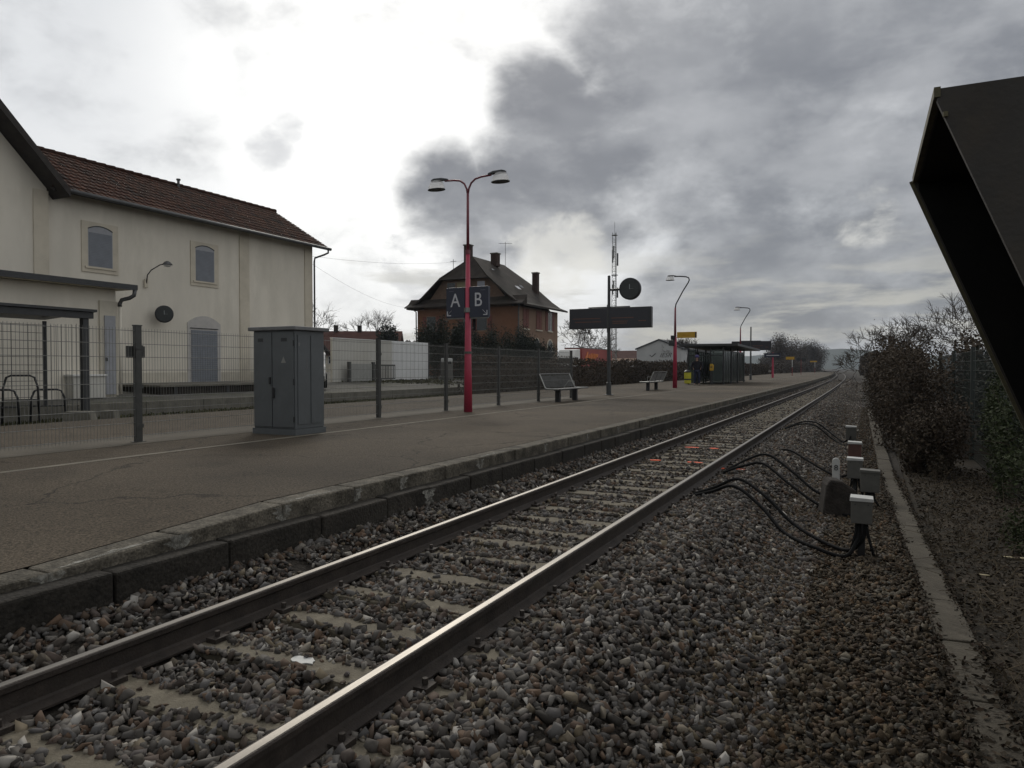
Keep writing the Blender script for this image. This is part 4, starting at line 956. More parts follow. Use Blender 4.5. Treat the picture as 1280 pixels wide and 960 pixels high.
t = thing('equipment_cabinet', 'tall grey two-door steel equipment cabinet standing on the platform', 'cabinet', (-8.6, 9.3, PZ))
# door side faces the camera along the track
x0, x1, y0, y1, hh = -.93, 0, 0, .72, 1.77
MB().box(x0, x1, y0, y1, .1, hh).build('body', CAB, t, bevel=.01)
MB().box(x0 - .02, x1 + .02, y0 - .02, y1 + .02, 0, .1).build('base', CAB, t)
MB().box(x0 - .07, x1 + .07, y0 - .07, y1 + .07, hh, hh + .065).build('lid', CABT, t, bevel=.012)
for a, b in ((x0 + .02, x0 + .43), (x0 + .445, x1 - .02)):
    d = MB().box(a, b, -.022, -.002, .13, hh - .03).build('door', CAB, t, bevel=.006)
    if a > -.8:
        MB().box(a + .01, a + .05, -.05, -.022, .62, .80).build('handle', BLACK, d, bevel=.008)
        MB().add([(a + .20, -.026, 1.22), (a + .31, -.026, 1.22), (a + .255, -.026, 1.33)], [(0, 1, 2)]).build('warning_triangle', mat('faded_label', (.22, .22, .20), .6, var=.1), d)
        MB().box(a + .2, a + .33, -.025, -.022, 1.58, 1.64).build('label_plate', DGREY, d)
        for z in (.22, .85, 1.5): MB().tube([(b + .008, -.02, z), (b + .008, -.02, z + .1)], .014, 6).build('hinge', BLACK, d)
    else:
        MB().box(b - .055, b - .015, -.045, -.022, .86, .98).build('lock', BLACK, d, bevel=.008)
        MB().box(a + .1, a + .22, -.025, -.022, 1.58, 1.64).build('label_plate', DGREY, d)
m = MB()
for a in (.06, .38): m.box(.001, .012, a, a + .28, .18, hh - .08)
m.build('side_panel', CAB, t)
m = MB(); m.box(.012, .016, .26, .275, 1.12, 1.3); m.box(.012, .017, .06, .1, 1.5, 1.56); m.build('scratch', CABT, t)

def lamp_head(parent, loc, s):
    hd = MB(); hd.add([(-s * .04, -.035, .065), (-s * .04, .035, .065), (s * .12, -.07, .095), (s * .12, .07, .095), (s * .36, -.07, .10), (s * .36, .07, .10), (s * .44, -.04, .08), (s * .44, .04, .08), (-s * .04, -.035, .02), (-s * .04, .035, .02), (s * .12, -.085, .045), (s * .12, .085, .045), (s * .36, -.08, .045), (s * .36, .08, .045), (s * .45, -.04, .04), (s * .45, .04, .04)],
                      [(0, 1, 3, 2), (2, 3, 5, 4), (4, 5, 7, 6), (8, 10, 11, 9), (10, 12, 13, 11), (12, 14, 15, 13), (0, 2, 10, 8), (2, 4, 12, 10), (4, 6, 14, 12), (1, 9, 11, 3), (3, 11, 13, 5), (5, 13, 15, 7), (6, 7, 15, 14), (0, 8, 9, 1)])
    o = hd.build('lamp_head', DGREY, parent); o.location = loc
    b = MB(); b.lathe([(.02, .044), (.115, .042), (.150, -.01), (.178, -.09), (.190, -.165), (.18, -.18), (.02, -.19)], (s * .30, 0, 0), 16)
    def oval(q): q.v = [(s * .30 + (x - s * .30) * 1.25, y * .8, z) for x, y, z in q.v]; return q
    oval(b)
    b.build('lamp_bowl', BOWL, o, smooth=True)
    oval(MB().lathe([(.194, -.168), (.203, -.172), (.201, -.190), (.188, -.192)], (s * .30, 0, 0), 16)).build('bowl_rim', DGREY, o)
    return o
t = thing('platform_lamp', 'tall magenta lamp post with two curved arms carrying the A and B boards', 'lamp post', (-9.22, 16.26, PZ))
MB().tube([(0, 0, 0), (0, 0, 1.1), (0, 0, 4.12)], [.112, .092, .052], 14).build('lower_pole', PINK, t, smooth=True)
MB().tube([(0, 0, 4.05), (0, 0, 4.16)], .062, 12).build('collar', PINKD, t)
MB().tube([(0, 0, 4.16), (0, 0, 5.62)], [.040, .034], 10).build('upper_pole', PINKD, t, smooth=True)
for s in (-1, 1):
    pts = [(0, 0, 5.55), (s * .03, 0, 5.72), (s * .10, 0, 5.86), (s * .22, 0, 5.95), (s * .40, 0, 5.985), (s * .68, 0, 6.0)]
    a = MB().tube(pts, .026, 8).build('arm', PINKD, t, smooth=True); lamp_head(a, (s * .64, 0, 5.98), s)
MB().tube([(0, -.001, 2.56), (0, -.001, 2.68)], .105, 12).build('sign_clamp', GSTEEL, t)
MB().tube([(0, 0, 1.50), (0, 0, 1.56)], .108, 12).build('sticker', BOXG, t)
for s, ch, lab in ((-1, 'A', 'navy board with a white letter A and an arrow pointing down left'), (1, 'B', 'navy board with a white letter B and an arrow pointing down right')):
    b = thing('sector_sign', lab, 'sign', (-9.22 + s * .345, 16.26, PZ + 2.82))
    MB().box(-.275, .275, -.05, .05, -.39, .39).build('board', NAVY, b, bevel=.006)
    MB().box(-.25, .25, -.03, .03, -.42, -.392).build('bottom_rail', GSTEEL, b)
    MB().box(-s * .275 - .05, -s * .275 + .05, -.02, .02, -.2, -.14).build('bracket', GSTEEL, b)
    lettering('letter', ch, .50, SIGNW, b, (s * -.02 + (-.02 if s < 0 else .0), -.054, .04), sx=.86)
    a = MB(); cx, cz, k = s * .175, -.265, .062
    a.bar((cx - s * k, -.053, cz + k), (cx + s * k, -.053, cz - k), .024, .004)
    a.bar((cx + s * k, -.054, cz - k * 1.05), (cx - s * k * .75, -.054, cz - k * 1.05), .004, .024); a.bar((cx + s * k * 1.02, -.055, cz - k * 1.2), (cx + s * k * 1.02, -.055, cz + k * .75), .024, .004)
    a.build('arrow', SIGNW, b)
    MB().box(s * .12 - .07, s * .12 + .07, -.053, -.05, .29, .302).build('small_mark', mat('dim_print', (.10, .10, .13), .5, var=.1, bump=0), b)

def departure_board(label, clk, loc, extra):
    t = thing('departure_board', label, 'departure board', loc, 0, 'departure boards on the platform')
    MB().lathe([(.20, 0), (.20, .03), (.105, .04), (.105, .52), (.075, .54), (.075, 2.55), (.07, 2.55), (.06, 4.96), (.03, 4.98)], (0, 0, 0), 14).build('post', mat('post_grey', (.055, .057, .057), .5, .3, var=.15), t, smooth=False)
    MB().box(-1.72, 1.82, -.12, .14, 2.78, 3.63).build('screen_case', BLACK, t, bevel=.01)
    s = MB().box(-1.66, 1.76, -.126, -.12, 2.82, 3.59).build('screen', SCREEN, t)
    m = MB(); r = random.Random(3)
    for z, segs in ((3.20, ((-1.55, -.35), (.15, 1.1))), (3.06, ((-1.45, -.3), (.2, .85), (1.3, 1.6))), (2.98, ((.2, .8),))):
        for a, b in segs:
            x = a
            while x < b: w = r.uniform(.03, .08); m.box(x, min(b, x + w), -.129, -.126, z - .018, z + .018); x += w + .015
    m.build('display_lines', LEDT, s)
    MB().tube([(0, -.13, 2.6), (0, -.13, 3.75)], .05, 8).build('front_tube', mat('post_grey', (.06, .06, .06)), t)
    m = MB(); m.bar((-.9, .0, 3.66), (.9, 0, 3.66), .05); m.build('top_rail', DGREY, t)
    return t
b1 = departure_board('wide dark departure board on a grey post near the first bench', True, (-9.65, 28.9, PZ), 0)
c = clock('platform_clock', 'round black clock held out on an arm above the near departure board', (-8.74, 28.9, PZ + 4.38), 0, .45, .46)
b2 = copy_tree(b1); b2.location = (-9.72, 70.6, PZ); b2['label'] = 'distant dark departure board rising over the shelter roof'

def bench(label, loc, rz):
    t = thing('bench', label, 'bench', loc, rz, 'metal benches on the platform')   # sits facing local +x, length along y
    for y in (-.78, .78):
        MB().prism_x([(y - .075, 0), (y + .075, 0), (y + .06, .40), (y - .06, .40)], -.07, .09).build('leg', BLACK, t, bevel=.01)
    MB().box(-.05, .07, -1.0, 1.0, .38, .42).build('beam', BLACK, t)
    s = MB(); n = 12
    for i in range(n):
        x = -.22 + i * .52 / n; s.box(x, x + .032, -1.32, 1.32, .425, .445)
    for y in (-1.3, -.44, .44, 1.3): s.box(-.22, .30, y - .015, y + .015, .405, .428)
    s.tube([(.305, -1.32, .435), (.305, 1.32, .435)], .022, 8); s.build('seat', SEAT, t)
    b = MB()
    for i in range(10):
        f = i / 10; b.bar((-.245 - f * .17, -1.30, .50 + f * .40), (-.245 - f * .17, 1.30, .50 + f * .40), .012, .030)
    b.tube([(-.43, -1.32, .93), (-.43, 1.32, .93)], .02, 8)
    for y in (-.44, .44): b.bar((-.235, y, .44), (-.43, y, .92), .02)
    b.build('backrest', SEAT, t)
    for y in (-1.32, 1.32): MB().tube([(.28, y, .44), (-.16, y, .44), (-.225, y, .48), (-.41, y, .90), (-.43, y, .93)], .022, 8).build('end_frame', mat('bright_tube', (.36, .36, .34), .45, .6, var=.1), t, smooth=True)
    MB().tube([(-.22, .3, .45), (-.05, .3, .68), (.16, .3, .68), (.18, .3, .45)], .014, 6).build('armrest', mat('bright_tube', (.36, .36, .34)), t)
    return t
bn = bench('grey metal bench facing the track beside the last fence posts', (-9.25, 23.15, PZ), 0)
bn2 = copy_tree(bn); bn2.location = (-9.8, 36.3, PZ); bn2.rotation_euler = (0, 0, math.pi); bn2['label'] = 'grey metal bench with its back to the track near the cane lamp'

def cane_lamp(label, loc, group='cane lamps along the platform'):
    t = thing('cane_lamp', label, 'lamp post', loc, 0, group)
    MB().tube([(0, 0, 0), (0, 0, 2.3), (0, 0, 2.9)], [.13, .10, .085], 12).build('lower_pole', PINK, t, smooth=True)
    MB().tube([(0, 0, 2.9), (0, 0, 4.55)], [.07, .05], 10).build('upper_pole', PINKD, t, smooth=True)
    MB().tube([(0, 0, 4.5), (.04, 0, 4.75), (.42, 0, 5.45), (.72, 0, 5.92), (.78, 0, 6.06), (.74, 0, 6.19), (.60, 0, 6.25), (.2, 0, 6.30), (-.06, 0, 6.30)], .036, 8).build('cane_arm', DGREY, t, smooth=True)
    lamp_head(t, (-.0, 0, 6.28), -1)
    return t
l1 = cane_lamp('magenta lamp post with a bent cane arm beside the shelter front', (-9.74, 40.9, PZ))
l2 = copy_tree(l1); l2.location = (-9.74, 64.5, PZ); l2['label'] = 'second cane lamp, its bent arm showing above the shelter roof'
def yellow_sign(label, loc, post, w=.55, h=.17):
    t = thing('yellow_sign', label, 'sign', loc, 0, 'yellow platform signs')
    MB().box(-w, w, -.03, .03, -h, h).build('panel', YELLOW, t, bevel=.006)
    MB().box(w - .09, w - .01, -.034, -.03, -h + .02, h - .02).build('end_mark', DGREY, t)
    m = MB(); m.box(-w * .45, w * .3, -.034, -.03, -.03, .0); m.build('print_line', mat('orange_print', (.40, .17, .015), .5, var=.2), t)
    if post: 
        MB().tube([(.25, 0, -2.6), (.25, 0, -1.3)], .05, 8).build('post', mat('post_red', (.20, .04, .04)), t); MB().tube([(.25, 0, -1.3), (.25, 0, -h)], .05, 8).build('upper_post', BOXW, t)
    return t
yellow_sign('yellow sign board projecting from the near cane lamp', (-9.08, 40.9, PZ + 2.99), False)
yellow_sign('yellow sign on a red and white post beyond the shelter', (-9.9, 112, PZ + 2.55), True, .62, .2)
yellow_sign('farthest yellow sign, small on its post by the platform end', (-10.0, 165, PZ + 2.5), True, .7, .14)
t = thing('loudspeaker', 'black loudspeaker box hanging on the near cane lamp', 'loudspeaker', (-9.9, 40.82, PZ + 2.55))
MB().box(-.16, .16, -.16, .16, -.16, .16).build('case', BLACK, t, bevel=.03); MB().box(-.05, .2, -.12, .12, .18, .42).build('upper_case', BLACK, t, bevel=.02)
MB().lathe([(.02, -.17), (.13, -.165), (.15, -.16)], (0, 0, 0), 14, 'y').build('cone', DGREY, t)
t = thing('platform_name_sign', 'dark blue sign with a white line on a magenta post beyond the shelter', 'sign', (-9.74, 88.5, PZ))
MB().box(-.95, .85, -.04, .04, 2.35, 2.85).build('panel', NAVY, t); MB().box(-.7, .7, -.045, -.04, 2.55, 2.63).build('print_line', SIGNW, t)
MB().tube([(0, .08, 0), (0, .08, 2.9)], [.13, .08], 10).build('post', PINK, t)
t = thing('twin_signal', 'pair of dark round signal discs on a thin red post at the platform end', 'signal', (-10.2, 135, PZ))
for x in (-.42, .42): MB().lathe([(.36, -.05), (.40, 0), (.36, .05)], (x, 0, 2.65), 16, 'y').build('disc', BLACK, t); 
MB().bar((-.42, .03, 2.65), (.42, .03, 2.65), .06).tube([(0, .03, 0), (0, .03, 2.65)], .05, 6).build('post', mat('post_red', (.20, .04, .04)), t)

# waiting shelter
t = thing('waiting_shelter', 'glazed waiting shelter with a dark frame and a flat overhanging roof', 'shelter', (-11.3, 51.4, PZ))
sx, sy, hh = 2.42, 9.3, 2.55
MB().prism_x([(-.35, hh + .10), (sy + 2.0, hh - .02), (sy + 2.0, hh + .13), (-.35, hh + .26)], -.55, sx + 1.0).build('roof', DGREY, t)
for x in (0, sx):
    for y in (0, 3.1, 6.2, sy): MB().box(x - .05, x + .05, y - .05, y + .05, 0, hh).build('post', BLACK, t)
for x in (.5, 1.55): MB().box(x - .035, x + .035, -.035, .035, 0, hh).build('mullion', BLACK, t)
m = MB(); m.box(.05, sx - .05, -.03, .03, 1.98, 2.03); m.box(.05, .5, -.03, .03, .08, .13); m.box(1.6, sx - .05, -.03, .03, .08, .13); m.box(0.05, sx - .05, sy - .03, sy + .03, .08, .14); m.box(-.03, .03, .05, sy, .08, .14); m.box(-.03, .03, .05, sy, 2.3, 2.36); m.box(sx - .03, sx + .03, .05, sy, 2.3, 2.36)
for i in range(1, 13): m.box(sx - .03, sx + .03, i * .71 - .03, i * .71 + .03, .08, 2.34)
for i in range(1, 11): m.box(-.03, .03, i * .88 - .02, i * .9 + .02, .08, 2.34)
m.build('frame_bars', BLACK, t)
MB().box(.05, .47, -.008, .008, .14, 2.4).build('glass_pane', GLASS, t); MB().box(1.6, sx - .05, -.008, .008, .14, 2.4).build('glass_pane', GLASS, t)
MB().box(-.008, .008, .05, sy - .05, .14, 2.3).build('glass_pane', GLASS, t); MB().box(sx - .008, sx + .008, .06, sy - .05, .14, 2.3).build('glass_pane', GLASS, t); MB().box(.05, sx - .05, sy - .008, sy + .008, .14, 2.4).build('glass_pane', GLASS, t)
m = MB()
for y in (1.2, 2.0, 2.8, 3.6): m.box(.2, .62, y - .2, y + .2, .43, .47); m.box(.16, .2, y - .2, y + .2, .47, .85)
m.box(.3, .4, 1.0, 3.8, .37, .43); m.box(.3, .4, 1.2, 1.3, 0, .4); m.box(.3, .4, 3.5, 3.6, 0, .4); m.build('seats', SEAT, t)
m = MB(); m.box(.62, .9, sy - .05, sy - .03, 1.0, 1.7); m.box(1.05, 1.75, sy - .05, sy - .03, .9, 1.9); m.build('notice', BOXG, t)
MB().bar((-1.05, -.2, hh + .55), (.1, -.2, hh - .1), .12).build('roof_strut', DGREY, t)
t = thing('ticket_validator', 'yellow ticket validator standing at the shelter opening', 'ticket validator', (-9.55, 50.7, PZ))
MB().box(-.05, .05, -.05, .05, 0, 1.0).build('stand', DGREY, t); MB().prism_y([(-.12, .95), (.12, .95), (.14, 1.33), (.04, 1.42), (-.10, 1.40)], -.09, .09).build('head', YELLOW, t, bevel=.02); MB().box(-.07, .07, -.105, -.09, 1.16, 1.24).build('slot', BLACK, t)
t = thing('litter_bin', 'yellow-green litter bin with a dark lid at the left corner of the shelter', 'bin', (-11.05, 50.1, PZ))
MB().lathe([(.20, .06), (.23, .10), (.24, .82), (.22, .84)], n=18).build('bin_body', LIMEY, t, smooth=False); MB().lathe([(.25, .82), (.25, .90), (.12, 1.0)], n=18).build('lid', BLACK, t); MB().box(-.05, .05, .2, .25, 0, .95).build('bin_post', BLACK, t)
MB().lathe([(.244, .30), (.244, .40)], n=18).build('band', BLACK, t)
t = thing('litter_bin', 'small black bin on a round foot just past the far end of the shelter', 'bin', (-10.0, 66.5, PZ))
MB().lathe([(.42, 0), (.42, .05), (.10, .07), (.14, .25), (.20, .8), (.17, .85)], n=14).build('bin_body', BLACK, t)

# person at the shelter
def skin_body(name, pts, edges, m, parent, sub=2, root=0):
    me = bpy.data.meshes.new(name); bm = bmesh.new(); lay = bm.verts.layers.skin.verify(); vs = []
    for i, (p, r) in enumerate(pts):
        v = bm.verts.new(p); v[lay].radius = (r if isinstance(r, tuple) else (r, r)); v[lay].use_root = (i == root); vs.append(v)
    for a, b in edges: bm.edges.new((vs[a], vs[b]))
    bm.to_mesh(me); bm.free(); me.materials.append(m)
    o = obj(name, me, parent); s = o.modifiers.new('skin', 'SKIN'); s.use_smooth_shade = True; q = o.modifiers.new('sub', 'SUBSURF'); q.levels = q.render_levels = sub; return o
p = thing('person', 'person in a dark padded jacket, dark jeans and a violet cap waiting at the shelter', 'person', (-9.9, 47.6, PZ), R(15))
k = 1.06
bd = [((0, 0, .96), (.12, .10)), ((0, .0, 1.15), (.13, .10)), ((0, .01, 1.36), (.16, .11)), ((0, 0, 1.49), .06), ((0, -.02, 1.60), .075), ((0, -.03, 1.70), .095), ((0, -.02, 1.78), .06)]
bd += [((s * .19, .01, 1.42), .06) for s in (-1, 1)] + [((s * .29, .03, 1.14), .045) for s in (-1, 1)] + [((s * .20, -.12, .96), .035) for s in (-1, 1)]
bd += [((s * .10, 0, .90), .085) for s in (-1, 1)] + [((s * .12, -.01, .50), .06) for s in (-1, 1)] + [((s * .13, .02, .09), .042) for s in (-1, 1)] + [((s * .14, -.14, .035), .035) for s in (-1, 1)]
ed = [(0, 1), (1, 2), (2, 3), (3, 4), (4, 5), (5, 6), (2, 7), (7, 9), (9, 11), (2, 8), (8, 10), (10, 12), (0, 13), (13, 15), (15, 17), (17, 19), (0, 14), (14, 16), (16, 18), (18, 20)]
o = skin_body('body', [(tuple(c * k for c in q), r) for q, r in bd], ed, SKIN, p)
jk = [((0, 0, .88), (.20, .15)), ((0, .0, 1.10), (.22, .16)), ((0, .01, 1.34), (.22, .15)), ((0, 0, 1.48), .10)] + [((s * .22, .01, 1.42), .10) for s in (-1, 1)] + [((s * .34, .03, 1.14), .085) for s in (-1, 1)] + [((s * .25, -.13, .96), .07) for s in (-1, 1)]
skin_body('jacket', [(tuple(c * k for c in q), r) for q, r in jk], [(0, 1), (1, 2), (2, 3), (2, 4), (4, 6), (6, 8), (2, 5), (5, 7), (7, 9)], JACK, p)
js = [((0, 0, .95), (.15, .125))] + [((s * .105, 0, .88), .115) for s in (-1, 1)] + [((s * .125, -.01, .50), .085) for s in (-1, 1)] + [((s * .135, .02, .10), .075) for s in (-1, 1)]
skin_body('jeans', [(tuple(c * k for c in q), r) for q, r in js], [(0, 1), (1, 3), (3, 5), (0, 2), (2, 4), (4, 6)], JEANS, p)
for s in (-1, 1): skin_body('shoe', [((s * .145, .06, .045), .055), ((s * .15, -.08, .04), .05), ((s * .155, -.18, .035), .04)], [(0, 1), (1, 2)], BLACK, p)
MB().lathe([(.118, 1.80), (.128, 1.86), (.115, 1.94), (.06, 1.985), (.01, 1.99)], (0, -.02, 0), 16).build('cap', CAPM, p, smooth=True)
MB().prism_z([(-.09, -.12), (.09, -.12), (.07, -.22), (-.07, -.22)], 1.80, 1.815).build('cap_peak', CAPM, p)

# ---------------------------------------------------------------- lineside boxes and cables
def line_box(label, x, y, z0, ztop, w=.17, d=.15, h=.24, top=BOXW, body=BOXG, rz=0.0):
    t = thing('junction_box', label, 'junction box', (x, y, z0), rz, 'junction boxes beside the track'); H = ztop - z0
    MB().box(-.035, .035, -.03, .03, -.15, H - h).build('stake', BLACK, t)
    MB().box(-w / 2, w / 2, -d / 2, d / 2, H - h, H - .015).build('case', body, t, bevel=.008)
    MB().prism_y([(-w / 2 - .012, H - .03), (w / 2 + .012, H - .03), (w / 2 + .006, H + .004), (-w / 2 - .006, H + .012)], -d / 2 - .012, d / 2 + .012).build('lid', top, t, bevel=.004)
    for sx in (-.06, .06): MB().lathe([(.008, -d / 2 - .006), (.008, -d / 2)], (sx, 0, H - .06), 8, 'y').build('screw', DGREY, t)
    for s in (-.04, .045): MB().tube([(s, -.02, H - h + .02), (s * 1.3, -.06, H - h - .10), (s * 2.2, -.08, (H - h) * .35), (s * 3.2, -.02, -.03)], .017, 6).build('cable_tail', RUBBER, t, smooth=True)
    return t
line_box('nearest junction box with a bright pale lid, standing alone on two black cable tails', -.03, 8.3, -.50, .155, .20, .19, .26)
line_box('pale junction box right of the dark marker block and close to the trough', .06, 11.3, -.48, .06, .24, .18, .30, BOXG, BOXG)
line_box('pale junction box just behind the numbered white plate', -.14, 12.1, -.48, .13, .21, .18, .30)
line_box('red-brown junction box with a white cap, behind the pale pair', -.17, 14.2, -.50, .18, .21, .2, .30, BOXW, RBROWN)
line_box('farthest pale junction box, a small grey cube beside the bushes', -.33, 20.2, -.50, .02, .24, .2, .34)
t = thing('marker_block', 'dark weathered stone block in front of the numbered plate', 'stone block', (-.33, 10.6, -.52), R(14))
MB().prism_y([(-.24, -.1), (.22, -.1), (.20, .40), (.02, .52), (-.12, .54), (-.17, .46)], -.17, .17).build('block', mat('dark_stone', (.035, .030, .026), .95, var=.5, scale=8, bump=.8, bscale=30), t, bevel=.03)
t = thing('number_plate', 'white upright plate with a dark digit 8 beside the marker block', 'marker', (-.40, 12.0, -.52), R(5))
m = MB(); n = 8; pts = [(-.052, 0), (.052, 0)] + [(.052 * math.cos(math.pi * i / n), .60 + .05 * math.sin(math.pi * i / n)) for i in range(n + 1)]
m.prism_y(pts, -.02, .02); m.build('plate', BOXW, t, bevel=.006); lettering('digit', '8', .12, DGREY, t, (0, -.024, .50))
def cable(label, pts, r=.020):
    P = [Vector(p) for p in pts]; out = []
    for i in range(len(P) - 1):
        a, b, c, d = P[max(i - 1, 0)], P[i], P[i + 1], P[min(i + 2, len(P) - 1)]
        for k in range(8):
            s = k / 8; out.append(.5 * ((2 * b) + (c - a) * s + (2 * a - 5 * b + 4 * c - d) * s * s + (3 * b - a - 3 * c + d) * s ** 3))
    out.append(P[-1]); tag(MB().tube(out, r, 8).build('cable', RUBBER, smooth=True), label, 'cable', 'black cables from the boxes to the track')
def zs(x, h): return float(zb(x)) + h
cable('lower of the two thick black cables looping from the nearest junction box to the track', [(-2.0, 9.25, -.14), (-1.75, 9.35, zs(-1.75, .08)), (-1.45, 9.2, zs(-1.45, .16)), (-1.1, 8.9, zs(-1.1, .12)), (-.8, 8.55, zs(-.8, .05)), (-.45, 8.25, zs(-.45, .06)), (-.18, 8.15, -.44), (-.07, 8.22, -.28), (-.05, 8.28, -.10)])
cable('upper of the two thick black cables looping from the nearest junction box to the track', [(-2.0, 9.45, -.14), (-1.75, 9.6, zs(-1.75, .10)), (-1.45, 9.55, zs(-1.45, .20)), (-1.1, 9.25, zs(-1.1, .19)), (-.75, 8.95, zs(-.75, .10)), (-.40, 8.6, zs(-.4, .06)), (-.15, 8.35, -.42), (-.02, 8.26, -.28), (.01, 8.27, -.10)])
cable('lower black cable arching from the dark marker block to the orange marked sleepers', [(-2.0, 11.6, -.14), (-1.7, 11.7, zs(-1.7, .12)), (-1.4, 11.6, zs(-1.4, .17)), (-1.0, 11.2, zs(-1.0, .12)), (-.6, 10.8, zs(-.6, .08)), (-.2, 10.45, -.44), (.02, 11.1, -.40), (.06, 11.28, -.2)])
cable('upper black cable arching from the pale pair of boxes to the orange marked sleepers', [(-2.0, 11.9, -.14), (-1.7, 12.2, zs(-1.7, .17)), (-1.4, 12.2, zs(-1.4, .24)), (-1.0, 11.9, zs(-1.0, .19)), (-.65, 11.6, zs(-.65, .10)), (-.3, 11.6, -.42), (-.14, 12.0, -.3), (-.14, 12.08, -.15)])
cable('black cable running to the red-brown junction box', [(-1.6, 14.9, zs(-1.6, .02)), (-1.3, 14.8, zs(-1.3, .08)), (-.9, 14.4, zs(-.9, .10)), (-.45, 14.0, -.42), (-.2, 14.1, -.33), (-.17, 14.2, -.1)])
cable('near cable of the far pair reaching the farthest junction box', [(-2.0, 20.5, -.15), (-1.6, 20.9, zs(-1.6, .12)), (-1.2, 20.8, zs(-1.2, .16)), (-.8, 20.4, zs(-.8, .08)), (-.45, 19.9, -.44), (-.33, 20.15, -.2)])
cable('far cable of the far pair reaching the farthest junction box', [(-2.0, 20.9, -.15), (-1.6, 21.4, zs(-1.6, .14)), (-1.2, 21.3, zs(-1.2, .20)), (-.8, 20.9, zs(-.8, .14)), (-.5, 20.4, -.40), (-.36, 20.2, -.2)])

# cable trough with lids
t = thing('cable_trough', 'long row of grey concrete trough lids along the foot of the ballast', 'cable trough', (0, 0, 0))
TR = mat('trough_concrete', (.078, .068, .052), .92, var=.4, scale=5, bump=.5, bscale=55, stain=(.040, .034, .026), sscale=3)
rg = random.Random(2); y = .8
def tx(y): return .615 - .026 * min(y, 14.4) - (.02 * max(0, y - 14.4)) * .4
i = 0
while y < 36:
    L = .98; x = tx(y + L / 2) + .108; m = MB(); w = .108 + rg.uniform(-.005, .007)
    a = rg.uniform(-.014, .014); dz = rg.uniform(-.008, .008)
    m.add([(-w, -L / 2 + .008, -.13), (w, -L / 2 + .008, -.13), (w, L / 2 - .008, -.13), (-w, L / 2 - .008, -.13), (-w, -L / 2 + .008, 0), (w, -L / 2 + .008, 0), (w, L / 2 - .008, .0), (-w, L / 2 - .008, .0)], [(3, 2, 1, 0), (4, 5, 6, 7), (0, 1, 5, 4), (1, 2, 6, 5), (2, 3, 7, 6), (3, 0, 4, 7)])
    o = m.build('trough_lid', TR, t, bevel=.012); o.location = (x, y + L / 2, -.355 + dz); o.rotation_euler = (rg.uniform(-.012, .012), rg.uniform(-.05, .05), a + .026)
    y += L; i += 1
rng = np.random.default_rng(5); n = 7000; Y = .8 + 14 * rng.uniform(0, 1, n); sd = rng.choice([0.0, .215], n, p=[.4, .6])
P = np.stack([np.array([tx(q) for q in Y]) + sd + rng.normal(0, .022, n), Y, -.352 + rng.uniform(-.02, .006, n)], 1)
tag(obj('trough_litter', quads_mesh('trough_litter', leaf_quads(P, .016, rng, .6), LITTER, rng.uniform(0, .9, n))), 'soil crumbs and leaf scraps along both edges of the trough lids', 'leaf litter', None, 'stuff')

# ---------------------------------------------------------------- right hand side: undergrowth, fence, hood
t = thing('garden_fence', 'dark green wire mesh fence behind the brambles on the right', 'fence', (1.95, 0, -.38))
RF = [3.2, 6.7, 10.2, 13.7, 17.4, 21.0, 24.6]
GP = mat('dark_green_paint', (.016, .022, .018), .5, var=.2, bump=.05)
for y in RF: MB().tube([(0, y, -.3), (0, y, 2.30)], .045, 8).build('post', GP, t)
for a, b in zip(RF[:-1], RF[1:]):
    m = MB()
    for i in range(1, int((b - a) / .1)): m.tube([(0, a + i * .1, .02), (0, a + i * .1, 2.22)], .0035, 3, False)
    for z in range(12): m.tube([(0, a, .06 + z * .196), (0, b, .06 + z * .196)], .0045, 3, False)
    m.build('mesh_panel', GP, t)
for i, (x, y, sx_, sy_, sz_, n, lab) in enumerate((
    (1.05, 15.3, .62, 1.5, 1.25, 16000, 'low dark bramble thicket at the near end, hanging over the trough'),
    (.95, 19.4, .80, 2.4, 2.50, 20000, 'tall bramble thicket with a pale dry top in front of the garden fence'),
    (.95, 23.8, .85, 2.6, 2.55, 15000, 'bramble thicket in the middle of the row right of the track'),
    (1.0, 29, 1.0, 3.6, 2.25, 13000, 'dark thicket beyond the farthest junction box'),
    (1.2, 36, 1.4, 5.0, 2.6, 9000, 'brown thicket right of the track where the trough ends'),
    (1.3, 48, 1.5, 7.0, 2.6, 9000, 'far brown thicket under the spindly tree'))):
    leaf_bush('bramble_thicket', lab, 'thicket', (x, y, -.45), (sx_, sy_, sz_), n, .017 + .0008 * y, LEAFR if i not in (1, 2, 3) else LEAFB, 60 + i, 'brambles along the right of the track', lumps=17, power=.5, stick=170, stems=14)
leaf_bush('ivy_clump', 'green ivy climbing the garden fence beside the dark hood', 'ivy', (2.0, 12.6, -.4), (.42, 2.3, 1.75), 9000, .026, LEAFG, 71, lumps=14, shape='box', power=.5, stick=25)
leaf_bush('ivy_clump', 'low straggly green growth under the dark hood', 'ivy', (1.75, 8.7, -.42), (.5, 2.2, 1.0), 6000, .022, LEAFG, 72, lumps=12, power=.5, stick=25)
leaf_bush('garden_shrub', 'dark shrub behind the garden fence', 'shrub', (3.5, 19, -.4), (1.3, 6.5, 2.2), 16000, .055, LEAFD, 73, lumps=12)
leaf_bush('garden_shrub', 'brown shrub behind the far garden fence posts', 'shrub', (3.8, 30, -.4), (1.8, 7.5, 2.9), 15000, .06, LEAFB, 74, lumps=12, stick=40)
bare_tree('bare_tree', 'bushy bare tree rising over the thickets on the right', (2.3, 50, -.3), 5.2, 1.1, 81, 6, base=.18, twig_r=.009, fine=5)
bare_tree('bare_tree', 'fine-twigged bare tree close to the dark hood', (4.2, 33, -.3), 5.0, 1.15, 82, 6, base=.19, twig_r=.007, fine=6)
